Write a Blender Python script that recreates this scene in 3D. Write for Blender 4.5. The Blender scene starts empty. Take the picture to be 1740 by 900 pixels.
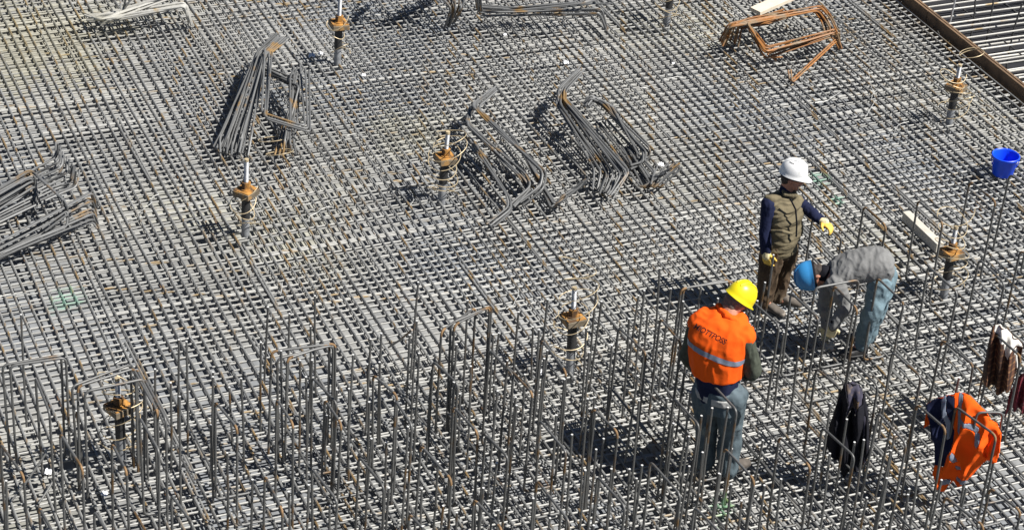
import bpy, bmesh, math, random
from mathutils import Vector, Matrix, noise
from mathutils.bvhtree import BVHTree
random.seed(7)
R = math.radians
SC = bpy.context.scene
COL = SC.collection

# ---------------------------------------------------------------- camera
FPX = 3946.6; PITCH = R(31.72); ROLL = R(4.133)
fw = Vector((0, math.cos(PITCH), -math.sin(PITCH)))
rt0 = Vector((1, 0, 0)); up0 = Vector((0, math.sin(PITCH), math.cos(PITCH)))
rt = math.cos(ROLL)*rt0 + math.sin(ROLL)*up0
up = -math.sin(ROLL)*rt0 + math.cos(ROLL)*up0
CAM = -22.4*fw
cd = bpy.data.cameras.new('camera'); cam = bpy.data.objects.new('camera', cd); COL.objects.link(cam)
m = Matrix((rt, up, -fw)).transposed().to_4x4(); m.translation = CAM
cam.matrix_world = m
cd.sensor_width = 36; cd.lens = FPX*36/1740; cd.clip_start = .5; cd.clip_end = 500
SC.camera = cam

# ---------------------------------------------------------------- light
SUN_EL = R(54); SUN_AZ = R(-15)            # measured from +X
sd = Vector((math.cos(SUN_EL)*math.cos(SUN_AZ), math.cos(SUN_EL)*math.sin(SUN_AZ), math.sin(SUN_EL)))
w = bpy.data.worlds.new('World'); SC.world = w; w.use_nodes = True
nt = w.node_tree; bg = nt.nodes['Background']
sky = nt.nodes.new('ShaderNodeTexSky'); sky.sky_type = 'NISHITA'; sky.sun_disc = False
sky.sun_elevation = SUN_EL; sky.sun_rotation = math.atan2(sd.x, sd.y); sky.altitude = 1500; sky.air_density = .55; sky.dust_density = .1
nt.links.new(sky.outputs[0], bg.inputs[0]); bg.inputs[1].default_value = .05
sl = bpy.data.lights.new('sun', 'SUN'); sl.energy = 5.0; sl.angle = R(.5); sl.color = (1, .965, .92)
so = bpy.data.objects.new('sun', sl); COL.objects.link(so)
so.rotation_euler = sd.to_track_quat('Z', 'Y').to_euler()
vs = SC.view_settings; vs.view_transform = 'Standard'; vs.look = 'None'; vs.exposure = .68; vs.gamma = 1

# ---------------------------------------------------------------- placing helpers
AD = Vector((-math.sin(R(25)), math.cos(R(25)), 0))       # run of the upper bars
BD = Vector((AD.y, -AD.x, 0))                             # run of the lower bars
def ray(px, py): return fw*FPX + rt*(px-870) - up*(py-450)
def G(px, py, h=0.):                                      # photo point on the level z=h
    d = ray(px, py); return CAM + d*((h-CAM.z)/d.z)
def J(px, py, Y):                                         # photo point on the upright plane y=Y
    d = ray(px, py); return CAM + d*((Y-CAM.y)/d.y)
def pix(P):
    v = P-CAM; z = v.dot(fw); return 870+FPX*v.dot(rt)/z, 450-FPX*v.dot(up)/z
def AB(a, b, z=0.): 
    v = AD*a+BD*b; return Vector((v.x, v.y, z))

# ---------------------------------------------------------------- object helpers
def empty(name, loc):
    o = bpy.data.objects.new(name, None); COL.objects.link(o); o.location = loc; o.empty_display_size = .1; return o
def tag(o, label=None, cat=None, group=None, kind=None):
    if label: o['label'] = label
    if cat: o['category'] = cat
    if group: o['group'] = group
    if kind: o['kind'] = kind
    return o
class MB:
    def __init__(s): s.v = []; s.f = []; s.m = []
    def add(s, vs_, fs, mi=0):
        n = len(s.v); s.v += [tuple(q) for q in vs_]; s.f += [tuple(i+n for i in f) for f in fs]; s.m += [mi]*len(fs)
    def tube(s, pts, r, n=7, mi=0, rad=None, phase=0):
        pts = [Vector(p) for p in pts]
        k = len(pts); vs_ = []; fs = []
        t0 = (pts[1]-pts[0]).normalized()
        a = Vector((0, 0, 1)) if abs(t0.z) < .9 else Vector((1, 0, 0))
        u = (a - t0*a.dot(t0)).normalized()
        for i, p in enumerate(pts):
            if i == 0: t = pts[1]-pts[0]
            elif i == k-1: t = pts[-1]-pts[-2]
            else: t = (pts[i]-pts[i-1]).normalized() + (pts[i+1]-pts[i]).normalized()
            t = t.normalized() if t.length > 1e-9 else t0
            u = (u - t*u.dot(t)).normalized(); v = t.cross(u)
            rr = rad[i] if rad else r
            for j in range(n):
                an = phase+2*math.pi*j/n; vs_.append(p + (u*math.cos(an)+v*math.sin(an))*rr)
        for i in range(k-1):
            for j in range(n):
                fs.append((i*n+j, i*n+(j+1) % n, (i+1)*n+(j+1) % n, (i+1)*n+j))
        fs.append(tuple(range(n-1, -1, -1))); fs.append(tuple((k-1)*n+j for j in range(n)))
        s.add(vs_, fs, mi)
    def loft(s, secs, n=20, mi=0, sup=1.):                # secs: (centre, half-width vec, half-depth vec)
        vs_ = []; fs = []; k = len(secs)
        for c, a, b in secs:
            for j in range(n):
                an = 2*math.pi*j/n; ca, sa = math.cos(an), math.sin(an)
                ca = math.copysign(abs(ca)**sup, ca); sa = math.copysign(abs(sa)**sup, sa)
                vs_.append(Vector(c)+Vector(a)*ca+Vector(b)*sa)
        for i in range(k-1):
            for j in range(n):
                fs.append((i*n+j, i*n+(j+1) % n, (i+1)*n+(j+1) % n, (i+1)*n+j))
        fs.append(tuple(range(n-1, -1, -1))); fs.append(tuple((k-1)*n+j for j in range(n)))
        s.add(vs_, fs, mi)
    def ell(s, c, X, Y, Z, n=16, m_=10, mi=0):
        c = Vector(c); vs_ = [c+Z]; fs = []
        for i in range(1, m_):
            th = math.pi*i/m_
            for j in range(n):
                an = 2*math.pi*j/n
                vs_.append(c+Z*math.cos(th)+(X*math.cos(an)+Y*math.sin(an))*math.sin(th))
        vs_.append(c-Z)
        for j in range(n): fs.append((0, 1+j, 1+(j+1) % n))
        for i in range(m_-2):
            for j in range(n):
                a = 1+i*n; fs.append((a+j, a+n+j, a+n+(j+1) % n, a+(j+1) % n))
        a = 1+(m_-2)*n; e = len(vs_)-1
        for j in range(n): fs.append((a+j, e, a+(j+1) % n))
        s.add(vs_, fs, mi)
    def box(s, c, X, Y, Z, mi=0):
        c = Vector(c); vs_ = [c+X*i+Y*j+Z*k for i in (-1, 1) for j in (-1, 1) for k in (-1, 1)]
        s.add(vs_, [(0, 1, 3, 2), (4, 6, 7, 5), (0, 4, 5, 1), (2, 3, 7, 6), (0, 2, 6, 4), (1, 5, 7, 3)], mi)
    def build(s, name, mats, parent=None, smooth=True, bevel=0, loc=None):
        me = bpy.data.meshes.new(name); 
        if not isinstance(mats, (list, tuple)): mats = [mats]
        org = Vector(loc) if loc is not None else Vector((0, 0, 0))
        if loc is None and parent is None and s.v:
            n = len(s.v); c = sum((Vector(q) for q in s.v), Vector())/n
            org = Vector((c.x, c.y, min(q[2] for q in s.v)))
        if parent is not None: org = parent_loc(parent)
        me.from_pydata([tuple(Vector(q)-org) for q in s.v], [], s.f)
        for mt in mats: me.materials.append(mt)
        me.polygons.foreach_set('material_index', s.m)
        if smooth: me.polygons.foreach_set('use_smooth', [True]*len(me.polygons))
        me.validate(); me.update()
        bm = bmesh.new(); bm.from_mesh(me); bmesh.ops.recalc_face_normals(bm, faces=bm.faces); bm.to_mesh(me); bm.free()
        o = bpy.data.objects.new(name, me); COL.objects.link(o)
        if parent is not None: o.parent = parent; o.location = (0, 0, 0)
        else: o.location = org
        if bevel:
            b = o.modifiers.new('b', 'BEVEL'); b.width = bevel; b.segments = 2; b.limit_method = 'ANGLE'
        if smooth:
            me.set_sharp_from_angle(angle=R(50))
        return o
def parent_loc(p):
    v = Vector(p.location); q = p.parent
    while q is not None: v += Vector(q.location); q = q.parent
    return v
def fillet(pts, r=.06, n=5):
    pts = [Vector(p) for p in pts]; out = [pts[0]]
    for i in range(1, len(pts)-1):
        p0, p, p1 = pts[i-1], pts[i], pts[i+1]
        a = (p0-p); b = (p1-p); rr = min(r, a.length*.45, b.length*.45)
        a = p+a.normalized()*rr; b = p+b.normalized()*rr
        for k in range(n+1):
            t = k/n; out.append(a*(1-t)**2+p*2*t*(1-t)+b*t*t)
    out.append(pts[-1]); return out

# ---------------------------------------------------------------- materials
def node_mat(name):
    mt = bpy.data.materials.new(name); mt.use_nodes = True
    return mt, mt.node_tree.nodes, mt.node_tree.links, mt.node_tree.nodes['Principled BSDF']
def ramp(N, stops, interp='LINEAR'):
    r = N.new('ShaderNodeValToRGB'); cr = r.color_ramp; cr.interpolation = interp
    while len(cr.elements) < len(stops): cr.elements.new(.5)
    for e, (p, c) in zip(cr.elements, stops): e.position = p; e.color = (*c, 1) if len(c) == 3 else c
    return r
def mix(N, L, fac, a, b, mode='MIX'):
    x = N.new('ShaderNodeMix'); x.data_type = 'RGBA'; x.blend_type = mode
    for s_, v in ((0, fac), (6, a), (7, b)):
        if hasattr(v, 'links') or hasattr(v, 'is_linked'): L.new(v, x.inputs[s_])
        else: x.inputs[s_].default_value = v if s_ == 0 else (*v, 1)
    return x.outputs[2]
PATCH = [(G(1395, 300), .30, (.13, .52, .33), .52), (G(1425, 338), .22, (.13, .55, .33), .50), (G(112, 505), .42, (.20, .58, .38), .56), (G(1225, 858), .35, (.15, .55, .22), .60),
         (G(40, 60), 2.2, (.38, .34, .17), .42), (G(1560, 40), 1.0, (.20, .15, .09), .55), (G(700, 215), 1.3, (.42, .40, .28), .55)]
def paint(N, L, g, col, amt):
    for i, (P, rad, pc, th) in enumerate(PATCH):
        d = N.new('ShaderNodeVectorMath'); d.operation = 'DISTANCE'; L.new(g.outputs['Position'], d.inputs[0]); d.inputs[1].default_value = P
        mr = N.new('ShaderNodeMapRange'); mr.inputs[1].default_value = rad*.2; mr.inputs[2].default_value = rad; mr.inputs[3].default_value = 1; mr.inputs[4].default_value = 0; L.new(d.outputs['Value'], mr.inputs[0])
        n = N.new('ShaderNodeTexNoise'); n.inputs['Scale'].default_value = 5 if rad < .6 else 3; n.inputs['Detail'].default_value = 3; L.new(g.outputs['Position'], n.inputs['Vector'])
        m_ = N.new('ShaderNodeMath'); m_.operation = 'MULTIPLY'; L.new(mr.outputs[0], m_.inputs[0]); L.new(n.outputs['Fac'], m_.inputs[1])
        r = ramp(N, [(th*.62, (0, 0, 0)), (th*.62+.16, (.3, .3, .3) if rad < .6 else (.25, .25, .25))]); L.new(m_.outputs[0], r.inputs[0])
        col = mix(N, L, r.outputs[0], col, pc)
    return col
def steel(name, base, rustamt=.5, rust=(.30, .15, .055), metal=.15, stretch=None, rough=.55, light=None):
    mt, N, L, B = node_mat(name)
    g = N.new('ShaderNodeNewGeometry'); mp = N.new('ShaderNodeMapping'); mp.vector_type = 'POINT'
    L.new(g.outputs['Position'], mp.inputs[0])
    if stretch == 'A': mp.inputs['Rotation'].default_value = (0, 0, R(-25)); mp.inputs['Scale'].default_value = (9, .28, 4)
    elif stretch == 'B': mp.inputs['Rotation'].default_value = (0, 0, R(-25)); mp.inputs['Scale'].default_value = (.4, 9, 4)
    else: mp.inputs['Scale'].default_value = (3.5, 3.5, 3.5)
    n1 = N.new('ShaderNodeTexNoise'); n1.inputs['Scale'].default_value = 1.; n1.inputs['Detail'].default_value = 3
    L.new(mp.outputs[0], n1.inputs['Vector'])
    n2 = N.new('ShaderNodeTexNoise'); n2.inputs['Scale'].default_value = 45; n2.inputs['Detail'].default_value = 2
    L.new(g.outputs['Position'], n2.inputs['Vector'])
    oi = N.new('ShaderNodeObjectInfo')
    lo = .72-.3*rustamt
    rr = ramp(N, [(lo, (0, 0, 0)), (lo+.09, (1, 1, 1))]); L.new(n1.outputs['Fac'], rr.inputs[0])
    c1 = mix(N, L, n2.outputs['Fac'], tuple(c*.75 for c in base), tuple(min(1, c*1.3) for c in base))
    rc = mix(N, L, n2.outputs['Fac'], tuple(c*.6 for c in rust), tuple(c*1.35 for c in rust))
    c = mix(N, L, rr.outputs[0], c1, rc)
    hv = N.new('ShaderNodeHueSaturation'); mm = N.new('ShaderNodeMapRange'); mm.inputs[3].default_value = .8; mm.inputs[4].default_value = 1.2
    L.new(oi.outputs['Random'], mm.inputs[0]); L.new(mm.outputs[0], hv.inputs['Value']); L.new(c, hv.inputs['Color'])
    L.new(paint(N, L, g, hv.outputs[0], 1.), B.inputs['Base Color'])
    B.inputs['Metallic'].default_value = metal; B.inputs['Roughness'].default_value = rough
    w_ = N.new('ShaderNodeTexWave'); return mt
def plain(name, col, rough=.7, var=.15, scale=12, metal=0, bump=0, bscale=60, spec=.5, second=None, sec_pos=.6):
    mt, N, L, B = node_mat(name)
    tc = N.new('ShaderNodeTexCoord'); n = N.new('ShaderNodeTexNoise'); n.inputs['Scale'].default_value = scale; n.inputs['Detail'].default_value = 4
    L.new(tc.outputs['Object'], n.inputs['Vector'])
    r = ramp(N, [(.3, tuple(c*(1-var) for c in col)), (.7, tuple(min(1, c*(1+var)) for c in col))]); L.new(n.outputs['Fac'], r.inputs[0])
    out = r.outputs[0]
    if second:
        n3 = N.new('ShaderNodeTexNoise'); n3.inputs['Scale'].default_value = scale*.6; n3.inputs['Detail'].default_value = 5
        mp = N.new('ShaderNodeMapping'); mp.inputs['Location'].default_value = (3, 7, 1); L.new(tc.outputs['Object'], mp.inputs[0]); L.new(mp.outputs[0], n3.inputs['Vector'])
        rr = ramp(N, [(sec_pos-.05, (0, 0, 0)), (sec_pos+.05, (1, 1, 1))]); L.new(n3.outputs['Fac'], rr.inputs[0])
        out = mix(N, L, rr.outputs[0], out, second)
    L.new(out, B.inputs['Base Color'])
    B.inputs['Roughness'].default_value = rough; B.inputs['Metallic'].default_value = metal; B.inputs['Specular IOR Level'].default_value = spec
    if bump:
        b = N.new('ShaderNodeBump'); b.inputs['Strength'].default_value = bump; b.inputs['Distance'].default_value = .01
        n2 = N.new('ShaderNodeTexNoise'); n2.inputs['Scale'].default_value = bscale; n2.inputs['Detail'].default_value = 5
        L.new(tc.outputs['Object'], n2.inputs['Vector']); L.new(n2.outputs['Fac'], b.inputs['Height']); L.new(b.outputs[0], B.inputs['Normal'])
    return mt
def concrete(name):
    mt, N, L, B = node_mat(name)
    g = N.new('ShaderNodeNewGeometry')
    def nz(scale, det, loc=(0, 0, 0)):
        mp = N.new('ShaderNodeMapping'); mp.inputs['Location'].default_value = loc; L.new(g.outputs['Position'], mp.inputs[0])
        n = N.new('ShaderNodeTexNoise'); n.inputs['Scale'].default_value = scale; n.inputs['Detail'].default_value = det; L.new(mp.outputs[0], n.inputs['Vector']); return n.outputs['Fac']
    r1 = ramp(N, [(.3, (.21, .208, .198)), (.5, (.31, .31, .303)), (.72, (.40, .397, .385))]); L.new(nz(.55, 5), r1.inputs[0])
    r2 = ramp(N, [(.35, (.55, .6, .68)), (.55, (.9, .9, .88)), (.7, (1, .99, .86))]); L.new(nz(.33, 3, (9, 4, 0)), r2.inputs[0])
    c = mix(N, L, 1., r1.outputs[0], r2.outputs[0], 'MULTIPLY')
    r3 = ramp(N, [(.3, (.62, .62, .62)), (.55, (1, 1, 1))]); L.new(nz(7, 6, (2, 2, 0)), r3.inputs[0])
    c = mix(N, L, .8, c, r3.outputs[0], 'MULTIPLY')
    L.new(paint(N, L, g, c, 1.), B.inputs['Base Color']); B.inputs['Roughness'].default_value = .85
    return mt
M = {}
M['concrete'] = concrete('concrete')
M['soil'] = plain('soil', (.014, .014, .017), .9, .3, 2)
M['barA'] = steel('upper bar steel', (.215, .215, .205), .60, rust=(.25, .17, .08), stretch='A', metal=.15)
M['barB'] = steel('lower bar steel', (.29, .288, .27), .38, rust=(.25, .18, .09), stretch='B')
M['palebar'] = steel('pale bar steel', (.46, .45, .41), .35, rust=(.4, .3, .16))
M['dimbar'] = steel('dark and shade bar steel', (.07, .07, .07), .2)  # dark pit bars; under the mat this dark tone stands in for shade
M['bar'] = steel('bent bar steel', (.125, .125, .12), .44, rust=(.15, .09, .04), metal=.35, rough=.48)
M['pilebar'] = steel('loose bar steel', (.135, .137, .135), .50, rust=(.24, .15, .06), metal=.2, rough=.55)
M['rustbar'] = steel('rusty bar steel', (.22, .15, .085), .95, rust=(.30, .125, .03), metal=0)
M['tip'] = plain('cut steel end', (.62, .62, .6), .4, .1)
M['galvdull'] = plain('dull ribbed sleeve', (.27, .28, .29), .5, .3, 20, metal=.2)
M['bend'] = plain('rusty bend', (.20, .12, .055), .8, .5, 30)
M['rust'] = plain('orange rust', (.38, .185, .04), .85, .45, 18, second=(.10, .055, .025), sec_pos=.52)
M['platemetal'] = plain('grimy plate steel', (.16, .13, .09), .75, .3, 15, second=(.35, .2, .07), sec_pos=.6)
M['dark'] = plain('black tarred steel', (.03, .03, .03), .6, .3)
M['galv'] = plain('bright threaded steel', (.52, .53, .54), .45, .2, 30, metal=.4)
M['wire'] = plain('straw coloured wire', (.52, .42, .26), .5, .3, 10, metal=.3)
M['tiewire'] = plain('pale tie wire', (.55, .55, .52), .5, .2, 10, metal=.3)
M['timber'] = plain('weathered brown board', (.16, .10, .055), .8, .35, 6, bump=.3)
M['paletimber'] = plain('pale sawn timber', (.66, .58, .45), .8, .12, 8, bump=.2)
M['greytimber'] = plain('sun bleached timber', (.50, .47, .40), .85, .15, 9, bump=.2)
M['blue'] = plain('blue plastic', (.004, .075, .80), .42, .12, 9, second=(.03, .12, .72), sec_pos=.62)
M['whitepaper'] = plain('white paper', (.85, .85, .85), .8, .05)
M['green'] = plain('green paint', (.08, .42, .24), .7, .3, 15)

# ---------------------------------------------------------------- ground
mb = MB(); mb.box((0, 0, -1.25), Vector((40, 0, 0)), Vector((0, 40, 0)), Vector((0, 0, .02)))
tag(mb.build('ground', M['soil'], smooth=False), kind='structure')
ZC = -.153; EDGE = 6.90
mb = MB(); na, nb = 129, 93; sv = []; sf = []           # slab with an uneven floated top
for i in range(na):
    for k in range(nb):
        a_, b_ = -16+32*i/(na-1), -16+(EDGE+16)*k/(nb-1)
        sv.append(AB(a_, b_, ZC+.034*noise.noise(Vector((a_*.45, b_*.45, 2)))+.008*noise.noise(Vector((a_*2, b_*2, 5)))))
for i in range(na-1):
    for k in range(nb-1): sf.append((i*nb+k, (i+1)*nb+k, (i+1)*nb+k+1, i*nb+k+1))
n0 = len(sv); rim = [i*nb for i in range(na)]+[(na-1)*nb+k for k in range(1, nb)]+[i*nb+nb-1 for i in range(na-2, -1, -1)]+[k for k in range(nb-2, 0, -1)]
sv += [Vector((sv[q].x, sv[q].y, -1.22)) for q in rim]
for q in range(len(rim)): sf.append((rim[q], rim[(q+1) % len(rim)], n0+(q+1) % len(rim), n0+q))
mb.add(sv, sf)
tag(mb.build('concrete_slab', M['concrete']), kind='structure')

# ---------------------------------------------------------------- the tied mat
def wob(a, k, amp): return amp*noise.noise(Vector((a*.35, k*7.31, .5)))
def jits(lo, hi, step, jit, dbl=0):
    out = []; b = lo
    while b < hi:
        out.append(b+random.uniform(-jit, jit))
        b += step
    return out
mat = empty('rebar_mat', AB(0, 0, ZC)); tag(mat, 'huge tied mat of crossing steel bars covering the whole pale concrete slab', 'rebar mat')
Z3 = Vector((0, 0, 1))
ra, rb = .0094, .0098
ALO, AHI, BLO = -9.2, 10.8, -9.5
linesA = jits(BLO, EDGE-.05, .102, .012)
def in_view_A(b): return -5.7 < b < 6.9
A_parts = []; restA = MB(); i = 0
for k, b in enumerate(linesA):
    pts = []; a = ALO+random.uniform(-.3, .3)
    sk = random.uniform(-.0015, .0015)
    while a < AHI: pts.append(AB(a, b+wob(a, k, .028)+sk*a, -ra+wob(a, k+50, .006))); a += .5
    A_parts.append((abs(b-.6), k, b, pts))
A_parts.sort()
for j, (d, k, b, pts) in enumerate(A_parts):
    if j < 99:
        t = MB(); t.tube(pts, ra, 6); t.build('long_bar', M['barA'], mat)
    else: restA.tube(pts, ra, 6)
    # lap bars lying beside the long one
    for q in range(random.choice((0, 0, 0, 1))):
        a0 = random.uniform(ALO, AHI-2); ln = random.uniform(.8, 2.6)
        s = random.choice((-1, 1))
        pp = [AB(a0+u*ln/5, b+wob(a0+u*ln/5, k, .028)+s*(ra*2.05+.003*u), -ra) for u in range(6)]
        restA.tube(pp, ra, 6)
tag(restA.build('long_bar', M['barA'], mat), kind='stuff')
# lower layer: spacing changes from zone to zone
bl = []; a = ALO
while a < AHI:
    z = noise.noise(Vector((a*.5, 3.3, 0)))
    bl.append(a)
    if z > .02: a += .052+random.uniform(-.004, .004); bl.append(a); a += .112+random.uniform(-.006, .006)
    else: a += .100+random.uniform(-.006, .006)
restB = MB(); bl.sort(key=lambda a: abs(a-1.5))
for j, a in enumerate(bl):
    pts = []; b = BLO-.2
    while b < EDGE-.03: pts.append(AB(a+wob(b, j+200, .03), b, -2*ra-rb+wob(b, j+300, .004))); b += .5
    pts.append(AB(a+wob(b, j+200, .03), EDGE-.03, -2*ra-rb))
    if j < 99: t = MB(); t.tube(pts, rb, 6); t.build('cross_bar', M['barB'], mat)
    else: restB.tube(pts, rb, 6)
    if random.random() < .6:
        b0 = random.uniform(BLO, EDGE-2); ln = random.uniform(.7, 2.5)
        restB.tube([AB(a+wob(b0+u*ln/5, j+200, .03)+rb*2.1, b0+u*ln/5, -2*ra-rb) for u in range(6)], rb, 6)
tag(restB.build('cross_bar', M['barB'], mat), kind='stuff')
# dark bars added under each long bar to deepen the shade beside it
low = MB()
for j, (k, b) in enumerate(zip(range(len(linesA)), linesA)):
    low.tube([AB(a, b-.004+wob(a, k, .028), -2*ra-2*rb-.009) for a in range(int(ALO), int(AHI)+1)], .0060, 5)
tag(low.build('shade_bar', M['dimbar'], mat), kind='stuff')
tw = MB(); rt_ = random.Random(5)
for q in range(5200):
    b = rt_.choice(linesA); a = rt_.choice(bl); 
    if not (-5.6 < a < 8.5 and -6.2 < b < 6.9): continue
    P = AB(a, b+wob(a, linesA.index(b), .028), .003); an = rt_.uniform(0, 6.3); ln = rt_.uniform(.012, .04)
    tw.tube([P-AD*.014-Z3*.02, P+BD*.006, P+BD*.01+Vector((math.cos(an)*ln, math.sin(an)*ln, rt_.uniform(.004, .03)))], .0022, 3)
tag(tw.build('tie_wire', M['tiewire'], mat, smooth=False), kind='stuff')
#@@PART2
# ---------------------------------------------------------------- slab edge and the next bay
fb = empty('formwork', AB(0, EDGE+.03, -.3)); tag(fb, 'long brown formwork boards on edge along the slab beside the next bay', 'formwork')
for b0, b1, z0, z1, mt in ((.004, .03, -.34, .115, 'timber'), (.034, .048, -.34, .085, 'timber'), (.052, .078, -.34, .10, 'greytimber')):
    a = -9.
    while a < 12:
        ln = random.uniform(2.2, 3.4); t = MB(); dz = random.uniform(-.012, .012)
        t.box(AB(a+ln/2, EDGE+(b0+b1)/2, (z0+z1+dz)/2), AD*(ln/2-.004), BD*((b1-b0)/2), Vector((0, 0, (z1+dz-z0)/2)))
        t.build('board', M['timber'] if mt == 'timber' or random.random() < .6 else M['greytimber'], fb, smooth=False); a += ln
m2 = empty('rebar_mat', AB(5, 9, -.4)); tag(m2, 'open layer of pale parallel bars over the dark pit past the formwork', 'rebar mat')
a = -2.5
while a < 12:
    t = MB(); t.tube([AB(a+wob(b, int(a*40), .05), b, -.05) for b in (EDGE+.10, 8.5, 10, 11.5, 13)], .0105, 6); t.build('cross_bar', M['palebar'], m2)
    if int(a*10) % 3 == 0:
        t = MB(); t.tube([AB(a+.05, b, -.33+wob(b, int(a*40), .06)) for b in (EDGE+.10, 8.5, 10, 11.5, 13)], .012, 6); t.build('lower_bar', M['palebar'], m2)
    a += .145 + (.09 if 5.6 < a < 5.8 else 0)
for b in (7.6, 8.2, 9.2, 10.4):
    t = MB(); t.tube([AB(a_, b, -.075) for a_ in (-2.5, 3, 8, 12)], .010, 6); t.build('long_bar', M['dimbar'], m2)
for (x, y, x2, y2, mt) in ((1624, -4, 1615, 36, 'galv'), (1690, -10, 1684, 28, 'dimbar'), (1737, 6, 1722, 52, 'dimbar'), (1658, -8, 1655, 33, 'dimbar')):
    P = G(x2, y2, -.05); T = J(x, y, P.y); t = MB(); t.tube([P-Vector((0, 0, .5)), P, T], .011, 7)
    tag(t.build('starter_bar', M[mt]), {'galv': 'bright white upright bar standing in the dark pit past the boards'}.get(mt, 'thin dark upright bar in the bay past the boards'), 'upright bar', 'upright bars in the next bay')

# ---------------------------------------------------------------- posts
def post(bx, by, plate_h, top_h, lean, label, coilr, turns, spread, coillabel, seed, tops=1):
    rnd = random.Random(seed)
    P = G(bx, by); root = empty('anchor_post', (P.x, P.y, ZC)); tag(root, label, 'post', 'anchor posts standing in the mat')
    L = lambda h: Vector((P.x+lean[0]*h, P.y+lean[1]*h, h))
    ax = (L(1)-L(0)).normalized()
    t = MB(); t.tube([Vector((P.x, P.y, ZC)), L(plate_h*.42)], .040, 18); t.build('lower_sleeve', M['galvdull'], root)
    t = MB(); t.tube([L(plate_h*.42), L(plate_h-.002)], .043, 18); t.build('upper_sleeve', M['dark'], root)
    an = rnd.uniform(.3, 1.1); X = Vector((math.cos(an), math.sin(an), rnd.uniform(-.12, .12))); X = (X-ax*X.dot(ax)).normalized(); Y = ax.cross(X)
    t = MB(); c = L(plate_h+.03); t.box(c, X*.095, Y*.095, ax*.030); pl = t.build('bearing_plate', M['platemetal'], root, smooth=False, bevel=.006)
    t = MB(); t.box(L(plate_h+.063), X*.088, Y*.088, ax*.004); t.build('rust_scale', M['rust'], pl, smooth=False)
    t = MB(); t.tube([L(plate_h+.06), L(plate_h+.078)], .058, 20); t.build('washer', M['rust'], root)
    t = MB(); t.tube([L(plate_h+.078), L(plate_h+.145)], .046, 6, phase=.3); t.build('nut', M['rust'], root, smooth=False, bevel=.004)
    t = MB(); pts = []; rad = []; h = plate_h+.05
    while h < top_h: pts += [L(h), L(h+.006)]; rad += [.019, .0235]; h += .012
    t.tube(pts, .02, 12, rad=rad); t.build('threaded_rod', M['galv'], root)
    t = MB(); t.tube([L(top_h), L(top_h+.025)], .022, 12); t.build('rod_end', M['wire'], root)
    # loose wire coil dropped over the post
    if coilr:
        n = int(turns*28); pts = []
        x0, z0, z1 = spread
        for i in range(n+1):
            u = i/28*2*math.pi; f = i/n
            r = coilr*(1+.12*math.sin(u*.37+seed)); 
            c = L(z0+(z1-z0)*f)+Vector((x0*math.sin(f*5+seed), x0*math.cos(f*4), 0))
            pts.append(c+Vector((math.cos(u)*r, math.sin(u)*r, .05*math.sin(u+f*6+seed))))
        t = MB(); t.tube(pts, .0042, 5)
        tag(t.build('wire_coil', M['wire']), coillabel, 'wire coil', 'wire coils round the posts')
post(573, 106, .43, .80, (.02, 0), 'rust topped anchor post standing behind the tangled bar pile, near the top edge', .10, 3, (.03, .06, .55), 'straw coloured wire loops round the post behind the tangled pile', 1)
post(417, 397, .43, .80, (.01, .02), 'rust topped post standing alone on the open mat right of the left edge pile', .11, 4, (.03, .03, .5), 'thin wire loops round the post on the open left part of the mat', 2)
post(750, 337, .42, .73, (.04, .03), 'rust topped post with tilted block just left of the middle pile', .165, 6.5, (.04, .02, .78), 'wide wire coil round the post left of the middle pile', 3)
post(969, 628, .50, .84, (-.03, .03), 'anchor post with a broad square plate left of the worker in the orange vest', .16, 6.5, (.05, .05, 1.15), 'tall wire coil rising above the post left of the orange vest', 4)
post(207, 776, .47, .78, (-.02, 0), 'rust orange topped post among the bent hoops at lower left', .15, 6, (.06, .08, .9), 'tangled wire coil round the post at lower left', 5)
post(1613, 206, .38, .66, (.02, .04), 'rust topped post close to the brown boards at upper right', .14, 6, (.08, .05, .62), 'loose wire coil round the post by the brown boards', 6)
post(1604, 499, .42, .72, (.0, .03), 'rust topped post beside the pale timber block, right of the stooping worker', .15, 6, (.05, .03, .95), 'loose wire coil round the post by the pale timber block', 7)
post(1133, 38, .45, .80, (.03, .02), 'dark post cut off by the top edge, between the bar piles', .13, 4, (.04, .0, .4), 'wire loops round the dark post at the top edge', 8)
# big loop of wire that has sprung off toward the boards
C0 = G(1651, 92, .25)
t = MB(); t.tube([C0+Vector((.135*math.cos(u*.2), .12*math.sin(u*.2), .02*math.sin(u*.1)+.04*math.cos(u*.2))) for u in range(46)], .0045, 5)
tag(t.build('wire_coil', M['wire']), 'big loose ring of wire lying against the brown boards', 'wire coil')
for cx, cy, rr_, lab in ((465, 238, .16, 'oval ring of wire fallen at the foot of the tangled pile'), (475, 262, .14, 'flattened wire ring on the mat below the tangled pile')):
    C0 = G(cx, cy, .06); t = MB(); t.tube([C0+Vector((rr_*math.cos(u*.2), rr_*.9*math.sin(u*.2), .05*math.cos(u*.2+1)+.0008*u)) for u in range(40)], .0045, 5)
    tag(t.build('wire_coil', M['wire']), lab, 'wire coil')

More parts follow.
